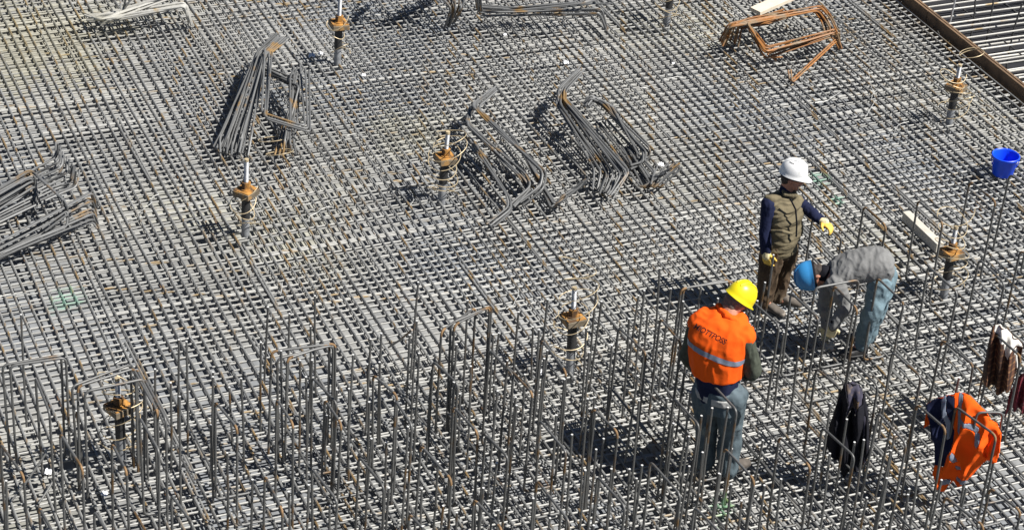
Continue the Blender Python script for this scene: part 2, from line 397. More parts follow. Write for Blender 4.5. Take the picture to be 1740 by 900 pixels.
# ---------------------------------------------------------------- loose bent bars in piles
def bentbar(pts, r, mt, label, group, fr=.05, phi=0):
    P = [G(*p) if len(p) == 3 else Vector(p) for p in pts]
    t = MB(); t.tube(fillet(P, fr, 5), r, 7); o = t.build('bent_bar', M[mt]); tag(o, label, 'bent bar', group); return o
def fan(a, b, n, jit, r, mt, label, group, fr=.05, jh=.05):
    for i in range(n):
        f = i/(n-1) if n > 1 else 0
        f += random.uniform(-.3, .3)/max(n, 1)
        jx, jy = random.uniform(-jit, jit), random.uniform(-jit, jit)
        pts = []
        for p, q in zip(a, b):
            pts.append((p[0]*(1-f)+q[0]*f+jx+random.uniform(-jit, jit)*.6, p[1]*(1-f)+q[1]*f+jy+random.uniform(-jit, jit)*.6, max(.012, p[2]*(1-f)+q[2]*f+random.uniform(-jh, jh))))
        bentbar(pts, r, mt, label, group, fr)
g1 = 'bent bars in the tangled pile left of centre'; l1 = 'grey bent steel bar in the tangled pile left of centre'
PB = 'pilebar'
fan([(466, 58, .42), (438, 88, .34), (376, 224, .10), (362, 250, .02)], [(490, 66, .40), (452, 96, .36), (430, 226, .12), (424, 262, .02)], 15, 3.4, .0112, PB, l1, g1)
fan([(452, 84, .38), (446, 192, .24), (520, 216, .22), (512, 112, .36)], [(462, 88, .40), (453, 202, .25), (527, 224, .22), (525, 118, .36)], 3, 1, .0112, PB, l1, g1, .06)
fan([(434, 108, .30), (462, 118, .30), (510, 140, .30), (504, 212, .10), (498, 250, .02)], [(438, 132, .20), (460, 128, .26), (506, 150, .25), (480, 214, .08), (468, 262, .02)], 7, 2, .0112, PB, l1, g1)
fan([(500, 118, .30), (492, 130, .32), (500, 240, .12), (508, 262, .02)], [(514, 116, .30), (508, 128, .30), (478, 236, .12), (472, 266, .02)], 5, 2.5, .0112, PB, l1, g1)
fan([(410, 120, .20), (395, 180, .12), (372, 232, .05), (372, 258, .02)], [(440, 150, .2), (420, 200, .12), (404, 236, .05), (402, 268, .02)], 5, 2.5, .0112, PB, l1, g1)
g2 = 'bent bars in the middle pile'; l2 = 'grey bent steel bar in the middle pile right of the wire wrapped post'
fan([(838, 148, .36), (802, 176, .34), (818, 196, .33), (920, 288, .22), (916, 318, .16), (880, 344, .02)], [(846, 156, .34), (812, 182, .32), (830, 200, .32), (928, 296, .22), (922, 322, .16), (888, 348, .02)], 8, 3, .0112, PB, l2, g2, .07)
fan([(800, 180, .26), (792, 208, .26), (898, 300, .2), (905, 318, .14), (870, 348, .02)], [(806, 184, .24), (796, 216, .22), (884, 302, .16), (900, 322, .12), (874, 350, .02)], 6, 3, .0112, PB, l2, g2, .07)
fan([(812, 262, .2), (800, 240, .22), (862, 334, .14), (866, 352, .12), (828, 382, .02)], [(818, 260, .2), (806, 238, .2), (868, 338, .12), (870, 358, .1), (838, 384, .02)], 4, 2, .0112, PB, l2, g2, .07)
fan([(860, 220, .12), (944, 350, .06), (962, 330, .12), (1000, 304, .28)], [(905, 268, .10), (936, 352, .05), (952, 340, .10), (992, 310, .26)], 7, 3, .0112, PB, l2, g2)
g3 = 'bent bars in the fanned pile at upper middle'; l3 = 'grey bent steel bar in the fanned pile right of the middle pile'
fan([(983, 118, .40), (950, 150, .32), (946, 178, .30), (1012, 290, .14), (1008, 322, .02)], [(990, 122, .38), (960, 150, .30), (962, 168, .30), (1070, 292, .16), (1042, 334, .02)], 16, 3.6, .0112, PB, l3, g3, .06)
fan([(992, 178, .36), (1000, 164, .38), (1020, 172, .34), (1104, 254, .18), (1102, 268, .12), (1082, 268, .10)], [(1000, 182, .3), (1012, 168, .34), (1040, 182, .32), (1084, 262, .14), (1082, 288, .08), (1060, 300, .02)], 9, 3, .0112, PB, l3, g3)
fan([(1040, 200, .16), (1118, 282, .06), (1098, 318, .02)], [(1010, 210, .12), (1090, 318, .05), (1156, 276, .26)], 7, 2.5, .0112, PB, l3, g3)
fan([(1060, 250, .08), (1098, 322, .03), (1140, 276, .22)], [(1070, 250, .08), (1120, 318, .03), (1160, 284, .24)], 5, 2, .0112, PB, l3, g3)
g4 = 'bent bars in the pile at the left edge'; l4 = 'grey bent steel bar in the pile cut by the left edge'
fan([(94, 240, .40), (92, 266, .28), (52, 288, .22), (-60, 352, .10)], [(136, 290, .30), (132, 320, .18), (100, 330, .12), (-50, 400, .05)], 14, 3.4, .0112, PB, l4, g4, .06)
fan([(-50, 348, .2), (50, 288, .38), (108, 340, .30), (114, 368, .10)], [(-50, 352, .2), (56, 292, .36), (112, 344, .30), (116, 384, .04)], 4, 1.5, .0112, PB, l4, g4, .06)
fan([(-50, 358, .2), (46, 300, .34), (58, 300, .30), (60, 352, .02)], [(-50, 386, .14), (54, 318, .24), (62, 318, .22), (52, 362, .02)], 6, 2, .0112, PB, l4, g4, .05)
fan([(162, 350, .02), (154, 322, .26), (-30, 424, .18), (-70, 452, .16)], [(166, 388, .02), (158, 376, .10), (30, 424, .10), (-60, 470, .06)], 10, 2.5, .0112, PB, l4, g4, .05)
fan([(70, 388, .22), (114, 356, .25), (114, 384, .14), (-10, 432, .12), (-60, 452, .05)], [(76, 392, .2), (117, 362, .24), (117, 388, .12), (-10, 440, .10), (-60, 462, .05)], 2, 1, .0112, PB, l4, g4, .05)
g5 = 'rusty bent bars in the orange pile'; l5 = 'orange rusted bent bar in the pile under the pale plank'
fan([(1222, 72, .02), (1236, 44, .30), (1268, 33, .33), (1394, 12, .33), (1410, 30, .30), (1420, 52, .26)], [(1232, 78, .02), (1244, 48, .28), (1280, 40, .3), (1386, 20, .28), (1400, 40, .24), (1408, 62, .2)], 9, 3, .0105, 'rustbar', l5, g5, .07)
fan([(1330, 20, .3), (1266, 36, .34), (1300, 82, .26), (1424, 50, .27), (1424, 80, .02)], [(1340, 28, .3), (1272, 44, .3), (1304, 96, .12), (1416, 60, .22), (1430, 84, .02)], 10, 3, .0105, 'rustbar', l5, g5, .06)
fan([(1318, 104, .05), (1302, 90, .12), (1420, 54, .24), (1420, 66, .2), (1342, 138, .03), (1339, 118, .14)], [(1330, 98, .08), (1304, 98, .08), (1426, 56, .24), (1426, 66, .2), (1346, 142, .03), (1343, 120, .14)], 2, 1, .0105, 'rustbar', l5, g5, .05)
fan([(1244, 72, .02), (1252, 42, .28), (1290, 34, .28), (1350, 20, .28)], [(1256, 76, .02), (1262, 44, .26), (1300, 40, .28), (1360, 20, .28)], 7, 3.5, .0105, 'rustbar', l5, g5, .05)
g6 = 'bent bars in the flat pile at upper left'; l6 = 'pale bent bar in the flat pile at the upper left edge'
fan([(140, 22, .08), (160, 30, .16), (316, 6, .30), (322, 40, .02)], [(170, 40, .08), (185, 38, .12), (314, 13, .30), (326, 46, .02)], 8, 2.5, .0125, 'palebar', l6, g6, .05)
fan([(145, 24, .1), (180, 24, .18), (300, -12, .30)], [(150, 34, .1), (196, 30, .16), (330, -16, .30)], 6, 2.5, .0125, 'palebar', l6, g6, .05)
fan([(206, 16, .22), (206, -30, .5)], [(212, 16, .22), (240, -30, .5)], 3, 1.5, .0112, PB, l6, g6, .05)
g7 = 'bent bars in the long pile at the top edge'; l7 = 'dark bent bar in the long pile at the top edge'
fan([(808, -6, .45), (812, 20, .16), (1024, 16, .26), (1034, 50, .02)], [(816, -6, .45), (820, 28, .10), (1018, 26, .2), (1030, 54, .02)], 6, 1.5, .0112, PB, l7, g7, .05)
fan([(818, 8, .3), (870, 12, .3), (978, 4, .32), (984, -20, .4)], [(820, 14, .26), (880, 18, .26), (1000, 6, .32), (1038, 4, .34), (1040, 20, .2)][:4], 4, 1.5, .0112, PB, l7, g7, .05)
g8 = 'bent bars hanging down from the top edge'; l8 = 'dark bent bar end at the top edge left of the long pile'
fan([(700, -40, .5), (752, -4, .42), (766, 14, .3), (756, 46, .02)], [(760, -40, .5), (790, -6, .42), (784, 16, .3), (770, 40, .02)], 8, 2, .0112, PB, l8, g8, .06)
fan([(690, -60, .6), (650, -20, .5), (700, -14, .5), (790, -50, .5)], [(690, -50, .5), (640, -30, .4), (720, -24, .4), (790, -60, .4)], 10, 3, .0112, PB, l8, g8, .06)  # unseen bars past the top edge, added to cast their shadow into view

# ---------------------------------------------------------------- standing hoops
H_ALL = []
def hoop(x1, y1, x2, y2, h=None, foot=None, r=.0108, label=None, group='standing hoops tied into the mat'):
    h = h or (.92 if x1 > 1295 and y1 < 640 else 1.0)
    T1, T2 = G(x1, y1, h), G(x2, y2, h)
    z0 = -.045
    b1 = Vector((T1.x+random.uniform(-.02, .02), T1.y+random.uniform(-.03, .03), z0)); b2 = Vector((T2.x+random.uniform(-.02, .02), T2.y+random.uniform(-.03, .03), z0))
    if foot is None: foot = random.random() < .5
    pts = [b1, T1, T2, b2]
    if foot:
        b1.z = b2.z = .014
        d = BD*random.uniform(.2, .3); pts = [b1+d, b1, T1, T2, b2, b2+d*random.choice((.9, 1))]
    P = fillet(pts, .055, 6); t = MB(); t.tube(P, r, 8)
    fs = t.f; nm = []
    # rust sits on the bends
    for i, f in enumerate(fs):
        c = sum((Vector(t.v[q]) for q in f), Vector())/len(f)
        d = min((c-T1).length, (c-T2).length); nm.append(1 if d < .055+.05*noise.noise(c*6) and rndm.random() < 1 else 0)
    t.m = nm
    o = t.build('hoop_bar', [M['bar'], M['bend'] if rndm.random() < .55 else M['bar']])
    tag(o, label or ('tall grey steel hoop with %s, standing in the forest of bars' % ('hooked feet' if foot else 'straight legs')), 'hoop', group if label is None else None)
    H_ALL.append(o); return o
rndm = random.Random(3)
lr = 'grey steel hoop standing on the open mat right of the stooping worker'; gr = 'hoops standing right of the stooping worker'
for a in ((1381, 370, 1430, 402), (1468, 350, 1506, 384), (1560, 340, 1602, 378), (1648, 308, 1692, 342), (1716, 296, 1764, 330)):
    hoop(*a, h=.92, foot=True, label=None, group='hoops in the far row behind the workers')
    H_ALL[-1]['label'] = 'grey steel hoop in the far row behind the workers and timber block'
for a in ((1344, 497, 1391, 541), (1417, 485, 1457, 525), (1491, 472, 1536, 514), (1577, 452, 1627, 497), (1664, 440, 1707, 482), (1734, 425, 1780, 462)):
    hoop(*a, h=.92, foot=True, group=gr); H_ALL[-1]['label'] = 'grey steel hoop in the row that runs past the stooping worker'
for a in ((1272, 506, 1324, 553), (1387, 625, 1428, 660), (1445, 611, 1492, 655), (1516, 597, 1565, 640), (1601, 577, 1654, 620), (1690, 566, 1735, 606)):
    hoop(*a, h=.94, foot=True, group='hoops in the row behind the hanging clothes'); H_ALL[-1]['label'] = 'grey steel hoop in the row just behind the hanging clothes'
hoop(1385, 489, 1460, 475, h=.92, foot=False, label='rust ended hoop whose top runs crosswise before the stooping worker')
for a in ((1324, 741, 1377, 792), (1397, 725, 1452, 775), (1492, 700, 1540, 754), (1558, 686, 1607, 728), (1517, 866, 1556, 905), (1442, 882, 1490, 925), (1605, 843, 1672, 893), (1682, 828, 1735, 868), (1624, 690, 1693, 740), (1660, 700, 1705, 700)):
    hoop(*a, h=.98, foot=a[0] % 2 == 0, group='hoops at the lower right'); H_ALL[-1]['label'] = 'grey steel hoop standing at the lower right among the hanging clothes'
for a in ((917, 713, 962, 767), (1006, 693, 1050, 734), (1105, 783, 1156, 840), (1015, 808, 1062, 860), (1145, 675, 1188, 722), (1210, 652, 1252, 697), (1231, 760, 1282, 815), (912, 815, 967, 885),
          (920, 577, 962, 632), (1051, 556, 1098, 600), (1122, 541, 1158, 584), (862, 622, 905, 668),
          (634, 636, 675, 672), (736, 613, 778, 652), (832, 594, 872, 636), (530, 640, 572, 684),
          (450, 807, 480, 867), (530, 795, 573, 850), (610, 775, 652, 826), (715, 756, 767, 814), (695, 872, 735, 915), (805, 847, 853, 898), (470, 677, 498, 720), (552, 678, 580, 720),
          (672, 680, 700, 722), (825, 738, 863, 776), (770, 690, 812, 735), (1180, 860, 1230, 910),
          (0, 752, 40, 808), (102, 735, 140, 795), (237, 708, 270, 765), (366, 682, 403, 726), (160, 867, 190, 915), (291, 840, 328, 890), (190, 752, 215, 800), (66, 860, 96, 915)):
    hoop(*a)
lc = 'grey hoop in the cluster at the left edge, its top running crosswise'
for a in ((4, 620, 104, 603), (17, 621, 112, 607)): hoop(*a, h=1., foot=False, group='crosswise hoops at the left edge'); H_ALL[-1]['label'] = lc
for a in ((122, 656, 222, 618), (132, 656, 230, 625), (144, 665, 246, 643)): hoop(*a, h=1., foot=False, group='hoops around the lower left post'); H_ALL[-1]['label'] = 'rust cornered hoop in the nest round the lower left post'
for a in ((222, 618, 262, 690), (232, 626, 268, 700), (245, 643, 282, 712), (60, 640, 84, 700)): hoop(*a, h=.98, foot=False, group='hoops around the lower left post'); H_ALL[-1]['label'] = 'rust cornered hoop in the nest round the lower left post'
for a in ((461, 597, 570, 583), (471, 609, 566, 586), (488, 609, 560, 585)): hoop(*a, h=1., foot=False, group='crosswise hoops left of the open mat corner'); H_ALL[-1]['label'] = 'one of three crosswise hoops gathered at one end, left of centre'
for a in ((750, 562, 808, 522), (766, 549, 835, 519), (772, 552, 832, 521)): hoop(*a, h=1.08, foot=False, group='tall crosswise hoops near the middle'); H_ALL[-1]['label'] = 'one of three tall hoops with pale shining tops near the middle'
for a in ((1157, 491, 1240, 474), (1162, 489, 1246, 477)): hoop(*a, h=1.0, foot=False, group='crosswise hoops beside the yellow helmet'); H_ALL[-1]['label'] = 'hoop with a pale crosswise top, left of the yellow helmet'

# ---------------------------------------------------------------- straight starter bars
def starter(tx, ty, h, r=.0100, label='straight steel bar standing upright in the forest of starter bars'):
    T = G(tx, ty, h); B = Vector((T.x+rndm.uniform(-.035, .035), T.y+rndm.uniform(-.035, .035), -.10))
    mid = (T+B)/2+Vector((rndm.uniform(-.008, .008), rndm.uniform(-.008, .008), 0))
    t = MB(); t.tube([B, mid, T], r, 7); t.tube([T-(T-B).normalized()*.001, T+(T-B).normalized()*.004], r*.97, 7, mi=1)
    o = t.build('starter_bar', [M['bar'], M['tip']]); tag(o, label, 'upright bar', 'straight upright starter bars'); return o
tips = [(1140, 490), (1085, 502), (1022, 512), (1101, 525), (1161, 512), (916, 560), (930, 595), (881, 530), (1191, 487), (1220, 507), (892, 636), (996, 557), (1276, 520), (1300, 480),
        (696, 569), (630, 576), (712, 600), (776, 585), (838, 568), (645, 615), (510, 612), (520, 640), (593, 660), (800, 622), (862, 612), (362, 632), (290, 650), (362, 640), (945, 710), (1012, 692), (972, 738), (1013, 763), (1039, 796), (1091, 790), (1133, 676), (1086, 680), (1192, 706), (1194, 768), (1237, 692), (1223, 805), (1171, 741), (1260, 850), (1299, 824), (1357, 589), (1332, 564), (1410, 770), (1439, 712), (1468, 747), (1473, 845), (1411, 685), (1520, 738), (1507, 812), (1562, 783), (1600, 815), (1545, 830), (1578, 865), (1507, 892)]
for x, y in tips: starter(x, y, rndm.uniform(.75, 1.1))
def dens(px, py):
    if px < 250: d = .22
    elif px < 430: d = .6
    elif px < 1300: d = 1
    elif px < 1600: d = .35
    else: d = .12
    top = 640 if px < 430 else (590 if px < 900 else 560+(px-900)*.0) 
    if px > 1290: top = 740
    if py < top+45: return 0
    return d
for k_, (xa, ya, xb, yb, h1, h2) in enumerate(((1212, 683, 1330, 826, .35, .2), (1302, 795, 1400, 905, .3, .25), (1345, 690, 1446, 797, .3, .3), (1395, 745, 1560, 925, .2, .2), (1063, 622, 1200, 770, .25, .2), (1040, 662, 1150, 792, .4, .2),
        (100, 800, 62, 860, .1, .02), (78, 770, 20, 850, .3, .05), (150, 730, 270, 940, .25, .15), (470, 700, 560, 850, .3, .25), (320, 720, 410, 890, .2, .2), (660, 640, 790, 800, .25, .2), (560, 690, 640, 812, .3, .3), (760, 700, 905, 890, .25, .2), (1150, 800, 1240, 905, .3, .3), (870, 640, 990, 790, .2, .25), (240, 640, 330, 820, .2, .1), (660, 590, 700, 560, .05, .6))):
    P1, P2 = G(xa, ya, h1), G(xb, yb, h2); t = MB(); t.tube([P1, (P1+P2)/2-Vector((0, 0, .012)), P2], .0095, 7)
    tag(t.build('loose_bar', M['bar']), 'long thin steel bar slung slanting between the upright bars', 'loose bar', 'slanting bars among the uprights')
n = 0; a = -6.9
while a < .6:
    b = -5.6
    while b < 4:
        P = AB(a+rndm.uniform(-.09, .09), b+rndm.uniform(-.05, .05), 0); px, py = pix(P); hh = rndm.choice((.55, .75, .9, 1.0, 1.1))
        tx, ty = pix(P+Vector((0, 0, hh)))
        if -10 < px < 1740 and py < 1090 and ty < 900 and dens(px, py) and rndm.random() < dens(px, py)*.60 and not (1165 < px < 1275 and 740 < py < 850) and n < 175:
            starter(tx, ty, hh); n += 1
        b += .31
    a += .36
#@@PART3
# ---------------------------------------------------------------- cloth, skin and plastics
M['skin'] = plain('weathered skin', (.42, .19, .12), .6, .15, 12)
M['hair'] = plain('dark hair', (.04, .03, .025), .8, .3, 60)
M['greyhair'] = plain('grey hair', (.11, .095, .08), .8, .3, 60)
M['eye'] = plain('eye', (.03, .02, .02), .3, .1)
def cloth(name, col, var=.2, scale=9, second=None, sec_pos=.6, bump=.5): return plain(name, col, .9, var, scale, bump=bump, bscale=26, spec=.2, second=second, sec_pos=sec_pos)
M['olive'] = cloth('olive quilted cloth', (.155, .13, .08), .25)
M['navy'] = cloth('navy wool', (.012, .016, .045), .2)
M['brown'] = cloth('brown dusty cloth', (.085, .058, .036), .3, second=(.16, .12, .08), sec_pos=.62)
M['orange'] = cloth('fluorescent orange cloth', (.88, .108, .006), .06, bump=.25)
M['strip'] = plain('grey reflective tape', (.19, .22, .28), .35, .1, 20)
M['text'] = plain('black print', (.06, .012, .01), .8, .05)
M['greengrey'] = cloth('grey green knit', (.062, .07, .052), .2, 25)
M['jeans'] = cloth('faded blue jeans', (.095, .125, .14), .3, 5, second=(.19, .22, .22), sec_pos=.62)
M['palejeans'] = cloth('pale blue jeans', (.17, .245, .28), .25, 5, second=(.11, .165, .20), sec_pos=.62)
M['grey'] = cloth('grey sweatshirt cloth', (.19, .19, .185), .15, 12)
M['glove'] = cloth('cream work glove', (.72, .62, .36), .15, 20)
M['glovepalm'] = cloth('yellow glove coating', (.75, .50, .10), .2, 20)
M['black'] = cloth('black cloth', (.010, .010, .014), .3)
M['lilac'] = cloth('lilac lining', (.06, .056, .08), .4, 20, second=(.17, .13, .10), sec_pos=.58)
M['boot'] = plain('dusty boot leather', (.10, .085, .07), .85, .3, 20, second=(.25, .22, .18), sec_pos=.6)
M['palelight'] = cloth('pale grey cloth', (.42, .42, .40), .15)
M['white'] = plain('white helmet plastic', (.78, .78, .76), .4, .04, 14, second=(.62, .61, .57), sec_pos=.66)
M['yellow'] = plain('yellow helmet plastic', (.78, .64, .01), .38, .05, 14, second=(.60, .50, .05), sec_pos=.66)
M['skyblue'] = plain('blue helmet plastic', (.045, .26, .56), .3, .06)
M['whitecloth'] = cloth('white cotton', (.70, .68, .62), .12)
M['red'] = cloth('dark red cloth', (.16, .03, .04), .4, 16, second=(.5, .3, .3), sec_pos=.6)
def plaid():
    mt, N, L, B = node_mat('brown plaid cloth')
    tc = N.new('ShaderNodeTexCoord'); cols = []
    w1 = N.new('ShaderNodeTexWave'); w1.wave_type = 'BANDS'; w1.bands_direction = 'Z'; w1.inputs['Scale'].default_value = 5; w1.inputs['Distortion'].default_value = 1.5
    w2 = N.new('ShaderNodeTexWave'); w2.wave_type = 'BANDS'; w2.bands_direction = 'X'; w2.inputs['Scale'].default_value = 6; w2.inputs['Distortion'].default_value = 1.5
    L.new(tc.outputs['Object'], w1.inputs[0]); L.new(tc.outputs['Object'], w2.inputs[0])
    r1 = ramp(N, [(.3, (.11, .05, .028)), (.6, (.05, .025, .02)), (.9, (.22, .12, .06))]); r2 = ramp(N, [(.3, (1, .9, .8)), (.7, (.35, .3, .28))])
    L.new(w1.outputs['Fac'], r1.inputs[0]); L.new(w2.outputs['Fac'], r2.inputs[0])
    L.new(mix(N, L, 1., r1.outputs[0], r2.outputs[0], 'MULTIPLY'), B.inputs['Base Color']); B.inputs['Roughness'].default_value = .9; return mt
M['plaid'] = plaid()

def remesh(mb_, name, mats, parent, voxel=.012, smooth=3, fold=0, ffreq=9, fdir=(1, 1, .35), seed=0):
    me = bpy.data.meshes.new('tmp'); me.from_pydata([tuple(v) for v in mb_.v], [], mb_.f); o = bpy.data.objects.new('tmp', me); COL.objects.link(o)
    bm = bmesh.new(); bm.from_mesh(me); bmesh.ops.recalc_face_normals(bm, faces=bm.faces); bm.to_mesh(me); bm.free()
    r_ = o.modifiers.new('r', 'REMESH'); r_.mode = 'VOXEL'; r_.voxel_size = voxel
    dg = bpy.context.evaluated_depsgraph_get(); dg.update(); ev = o.evaluated_get(dg); me2 = bpy.data.meshes.new_from_object(ev)
    bpy.data.objects.remove(o); bpy.data.meshes.remove(me)
    bm = bmesh.new(); bm.from_mesh(me2)
    for _ in range(smooth): bmesh.ops.smooth_vert(bm, verts=bm.verts, factor=.5, use_axis_x=True, use_axis_y=True, use_axis_z=True)
    if fold:
        bm.normal_update(); fd = Vector(fdir)
        for v in bm.verts:
            q = Vector((v.co.x*fd.x, v.co.y*fd.y, v.co.z*fd.z))*ffreq+Vector((seed*3.1, seed, 0))
            w_ = noise.noise(q+noise.noise_vector(q*.6)*.7)
            w2_ = 1-abs(noise.noise(q*1.7+Vector((5, 5, 5))))*3
            v.co += v.normal*fold*(w_*1.2+max(-.6, w2_)*.45)
    org = parent_loc(parent)
    for v in bm.verts: v.co -= org
    bm.to_mesh(me2); bm.free()
    me2.name = name; me2.materials.clear()
    for mt in (mats if isinstance(mats, (list, tuple)) else [mats]): me2.materials.append(mt)
    me2.polygons.foreach_set('use_smooth', [True]*len(me2.polygons)); me2.polygons.foreach_set('material_index', [0]*len(me2.polygons))
    ob = bpy.data.objects.new(name, me2); COL.objects.link(ob); ob.parent = parent
    return ob
def limb(t, pts, rad, n=14, flat=None):
    pts = [Vector(p) for p in pts]; P = []; Rr = []
    for i in range(len(pts)-1):
        for k in range(5):
            f = k/5; P.append(pts[i].lerp(pts[i+1], f)); g = f*f*(3-2*f); Rr.append(rad[i]*(1-g)+rad[i+1]*g)
    P.append(pts[-1]); Rr.append(rad[-1])
    t.tube(P, 1, n, rad=Rr)
    for p, r in ((pts[0], rad[0]), (pts[-1], rad[-1])):
        t.ell(p, Vector((r, 0, 0)), Vector((0, r, 0)), Vector((0, 0, r)), 12, 8)
def band(src, name, mat_, parent, planes, off=.004):      # a strip of a garment's surface cut out between planes (co, no)
    bm = bmesh.new(); bm.from_mesh(src.data); org = parent_loc(src)
    for co, no in planes:
        bmesh.ops.bisect_plane(bm, geom=bm.verts[:]+bm.edges[:]+bm.faces[:], plane_co=Vector(co)-org, plane_no=Vector(no), clear_inner=True)
    bm.normal_update()
    for v in bm.verts: v.co += v.normal*off
    me = bpy.data.meshes.new(name); bm.to_mesh(me); bm.free(); me.materials.clear(); me.materials.append(mat_)
    me.polygons.foreach_set('use_smooth', [True]*len(me.polygons)); me.polygons.foreach_set('material_index', [0]*len(me.polygons))
    o = bpy.data.objects.new(name, me); COL.objects.link(o); o.parent = parent
    return o
def helmet(parent, c, u, f, s=1., mat_='white', peak=.055):
    u = Vector(u).normalized(); f = Vector(f); f = (f-u*f.dot(u)).normalized(); r = u.cross(f); c = Vector(c)
    t = MB(); rows = 12; n = 32; vs_ = []; fs = []
    for i in range(rows+1):
        th = math.pi/2*i/rows; rr_ = math.sin(th)**.85; z = math.cos(th)**.85*.152*s if i < rows else 0
        for j in range(n):
            an = 2*math.pi*j/n; ridge = 1+.02*math.exp(-(math.sin(an)*6)**2)
            vs_.append(c+u*(z*ridge)+(f*math.cos(an)*.142+r*math.sin(an)*.115)*rr_*s)
    base = len(vs_)-n
    for k_, (dr, dz) in enumerate(((.005, -.008), (.006, -.014), (-.004, -.014), (-.012, 0.))):
        for j in range(n):
            an = 2*math.pi*j/n; pk = max(0, math.cos(an))**3*peak if k_ < 2 else 0
            vs_.append(c+u*(dz-pk*.25)*s+(f*math.cos(an)*(.142+dr)+r*math.sin(an)*(.115+dr))*s+f*pk*s)
    for i in range(rows+4):
        for j in range(n): fs.append((i*n+j, i*n+(j+1) % n, (i+1)*n+(j+1) % n, (i+1)*n+j))
    # close the inside
    fs.append(tuple((rows+4)*n+j for j in range(n))); fs.append(tuple(range(n-1, -1, -1)))
    t.add(vs_, fs)
    o = t.build('helmet', M[mat_], parent)
    t = MB(); t.loft([(c-u*.012*s+u*k_*.02*s, f*.128*s, r*.102*s) for k_ in (-1.2, 0)], 24); t.build('headband', M['black'] if mat_ != 'yellow' else M['greyhair'], o)
    # raised ridge
    t = MB(); 
    for off in (-.03, .03):
        pts = [c+u*(math.cos(a_)**.85*.152+.003)*s+(f*math.sin(a_)*.142+r*off*math.cos(a_*.6))*s for a_ in [(-.95+.19*q)*1.0 for q in range(11)]]
        t.tube(pts, .0055*s, 6)
    t.build('ridge', M[mat_], o)
    if mat_ == 'white':
        t = MB()
        for q in range(4):
            a_ = -.75+q*.17; p = c+u*(math.cos(.62)*.135+.002)*s+(f*math.sin(a_)*.13*.6+r*-.072)*s
            p = c + (u*math.cos(.6)**.85*.154+(f*math.sin(a_)*.142+(-r)*math.cos(a_)*.115)*math.sin(.6)**.85*1.02)*s
            t.ell(p, f*.006*s, r*.006*s, u*.004*s, 8, 6)
        t.build('vent_hole', M['dark'], o)
    return o
def head_prims(t, c, u, f, s=1.):
    u = Vector(u).normalized(); f = Vector(f); f = (f-u*f.dot(u)).normalized(); r = f.cross(u); c = Vector(c)
    t.ell(c+u*.02*s, f*.098*s, r*.076*s, u*.10*s); t.ell(c+f*.022*s-u*.045*s, f*.066*s, r*.058*s, u*.072*s)
    t.ell(c+f*.068*s-u*.098*s, f*.022*s, r*.026*s, u*.018*s)
    t.ell(c+f*.098*s-u*.022*s, f*.020*s, r*.014*s, u*.024*s); t.ell(c+f*.09*s-u*.058*s, f*.014*s, r*.026*s, u*.010*s)
    t.ell(c+f*.082*s+u*.018*s, f*.018*s, r*.05*s, u*.010*s)
    for sg in (-1, 1): t.ell(c+r*sg*.078*s-u*.018*s-f*.005*s, f*.019*s, r*.010*s, u*.032*s, 10, 8); 
    return u, f, r
def face_parts(parent, c, u, f, s=1., hair='hair'):
    u = Vector(u).normalized(); f = Vector(f); f = (f-u*f.dot(u)).normalized(); r = f.cross(u); c = Vector(c)
    for sg in (-1, 1):
        t = MB(); t.ell(c+f*.088*s+r*sg*.03*s-u*.004*s, f*.008*s, r*.012*s, u*.007*s, 10, 8); t.build('eye', M['eye'], parent)
    t = MB(); t.ell(c+f*.097*s-u*.060*s, f*.006*s, r*.022*s, u*.004*s, 10, 8); t.build('mouth', plain('lips', (.3, .09, .07)), parent)
    t = MB(); t.ell(c-f*.022*s+u*.018*s, f*.088*s, r*.084*s, u*.092*s, 18, 12); t.ell(c-f*.05*s-u*.035*s, f*.045*s, r*.07*s, u*.05*s); remesh(t, 'hair', M[hair], parent, .007, 1, .003, 60, (1, 1, 1))
def hand_prims(t, wr, d, nrm, s=1., k=1., side=1, curl=.6):
    wr = Vector(wr); d = Vector(d).normalized(); nrm = Vector(nrm); nrm = (nrm-d*nrm.dot(d)).normalized(); x = d.cross(nrm)*side
    t.loft([(wr-d*.01*s, x*.026*s*k, nrm*.020*s*k), (wr+d*.03*s, x*.038*s*k, nrm*.019*s*k), (wr+d*.085*s, x*.043*s*k, nrm*.016*s*k), (wr+d*.10*s, x*.038*s*k, nrm*.011*s*k)], 14)
    for i, (o_, ln) in enumerate(((-.033, .062), (-.011, .074), (.011, .078), (.033, .07))):
        b = wr+d*.088*s+x*o_*s; c1 = curl*(1.1-.08*i)
        e1 = (d*math.cos(c1*.5)+nrm*math.sin(c1*.5)); e2 = (d*math.cos(c1*1.3)+nrm*math.sin(c1*1.3)); e3 = (d*math.cos(c1*2)+nrm*math.sin(c1*2))
        p1 = b+e1*ln*.48*s; p2 = p1+e2*ln*.34*s; p3 = p2+e3*ln*.26*s
        limb(t, [b-d*.02*s, b, p1, p2, p3], [.0105*s*k, .0105*s*k, .0098*s*k, .009*s*k, .0078*s*k], 8)
    b = wr+d*.035*s+x*.03*s; p1 = b+(x*.8+d*.55+nrm*.3).normalized()*.045*s; p2 = p1+(x*.25+d*.8+nrm*.5).normalized()*.034*s
    limb(t, [wr+d*.02*s, b, p1, p2], [.016*s*k, .0135*s*k, .0115*s*k, .009*s*k], 8)
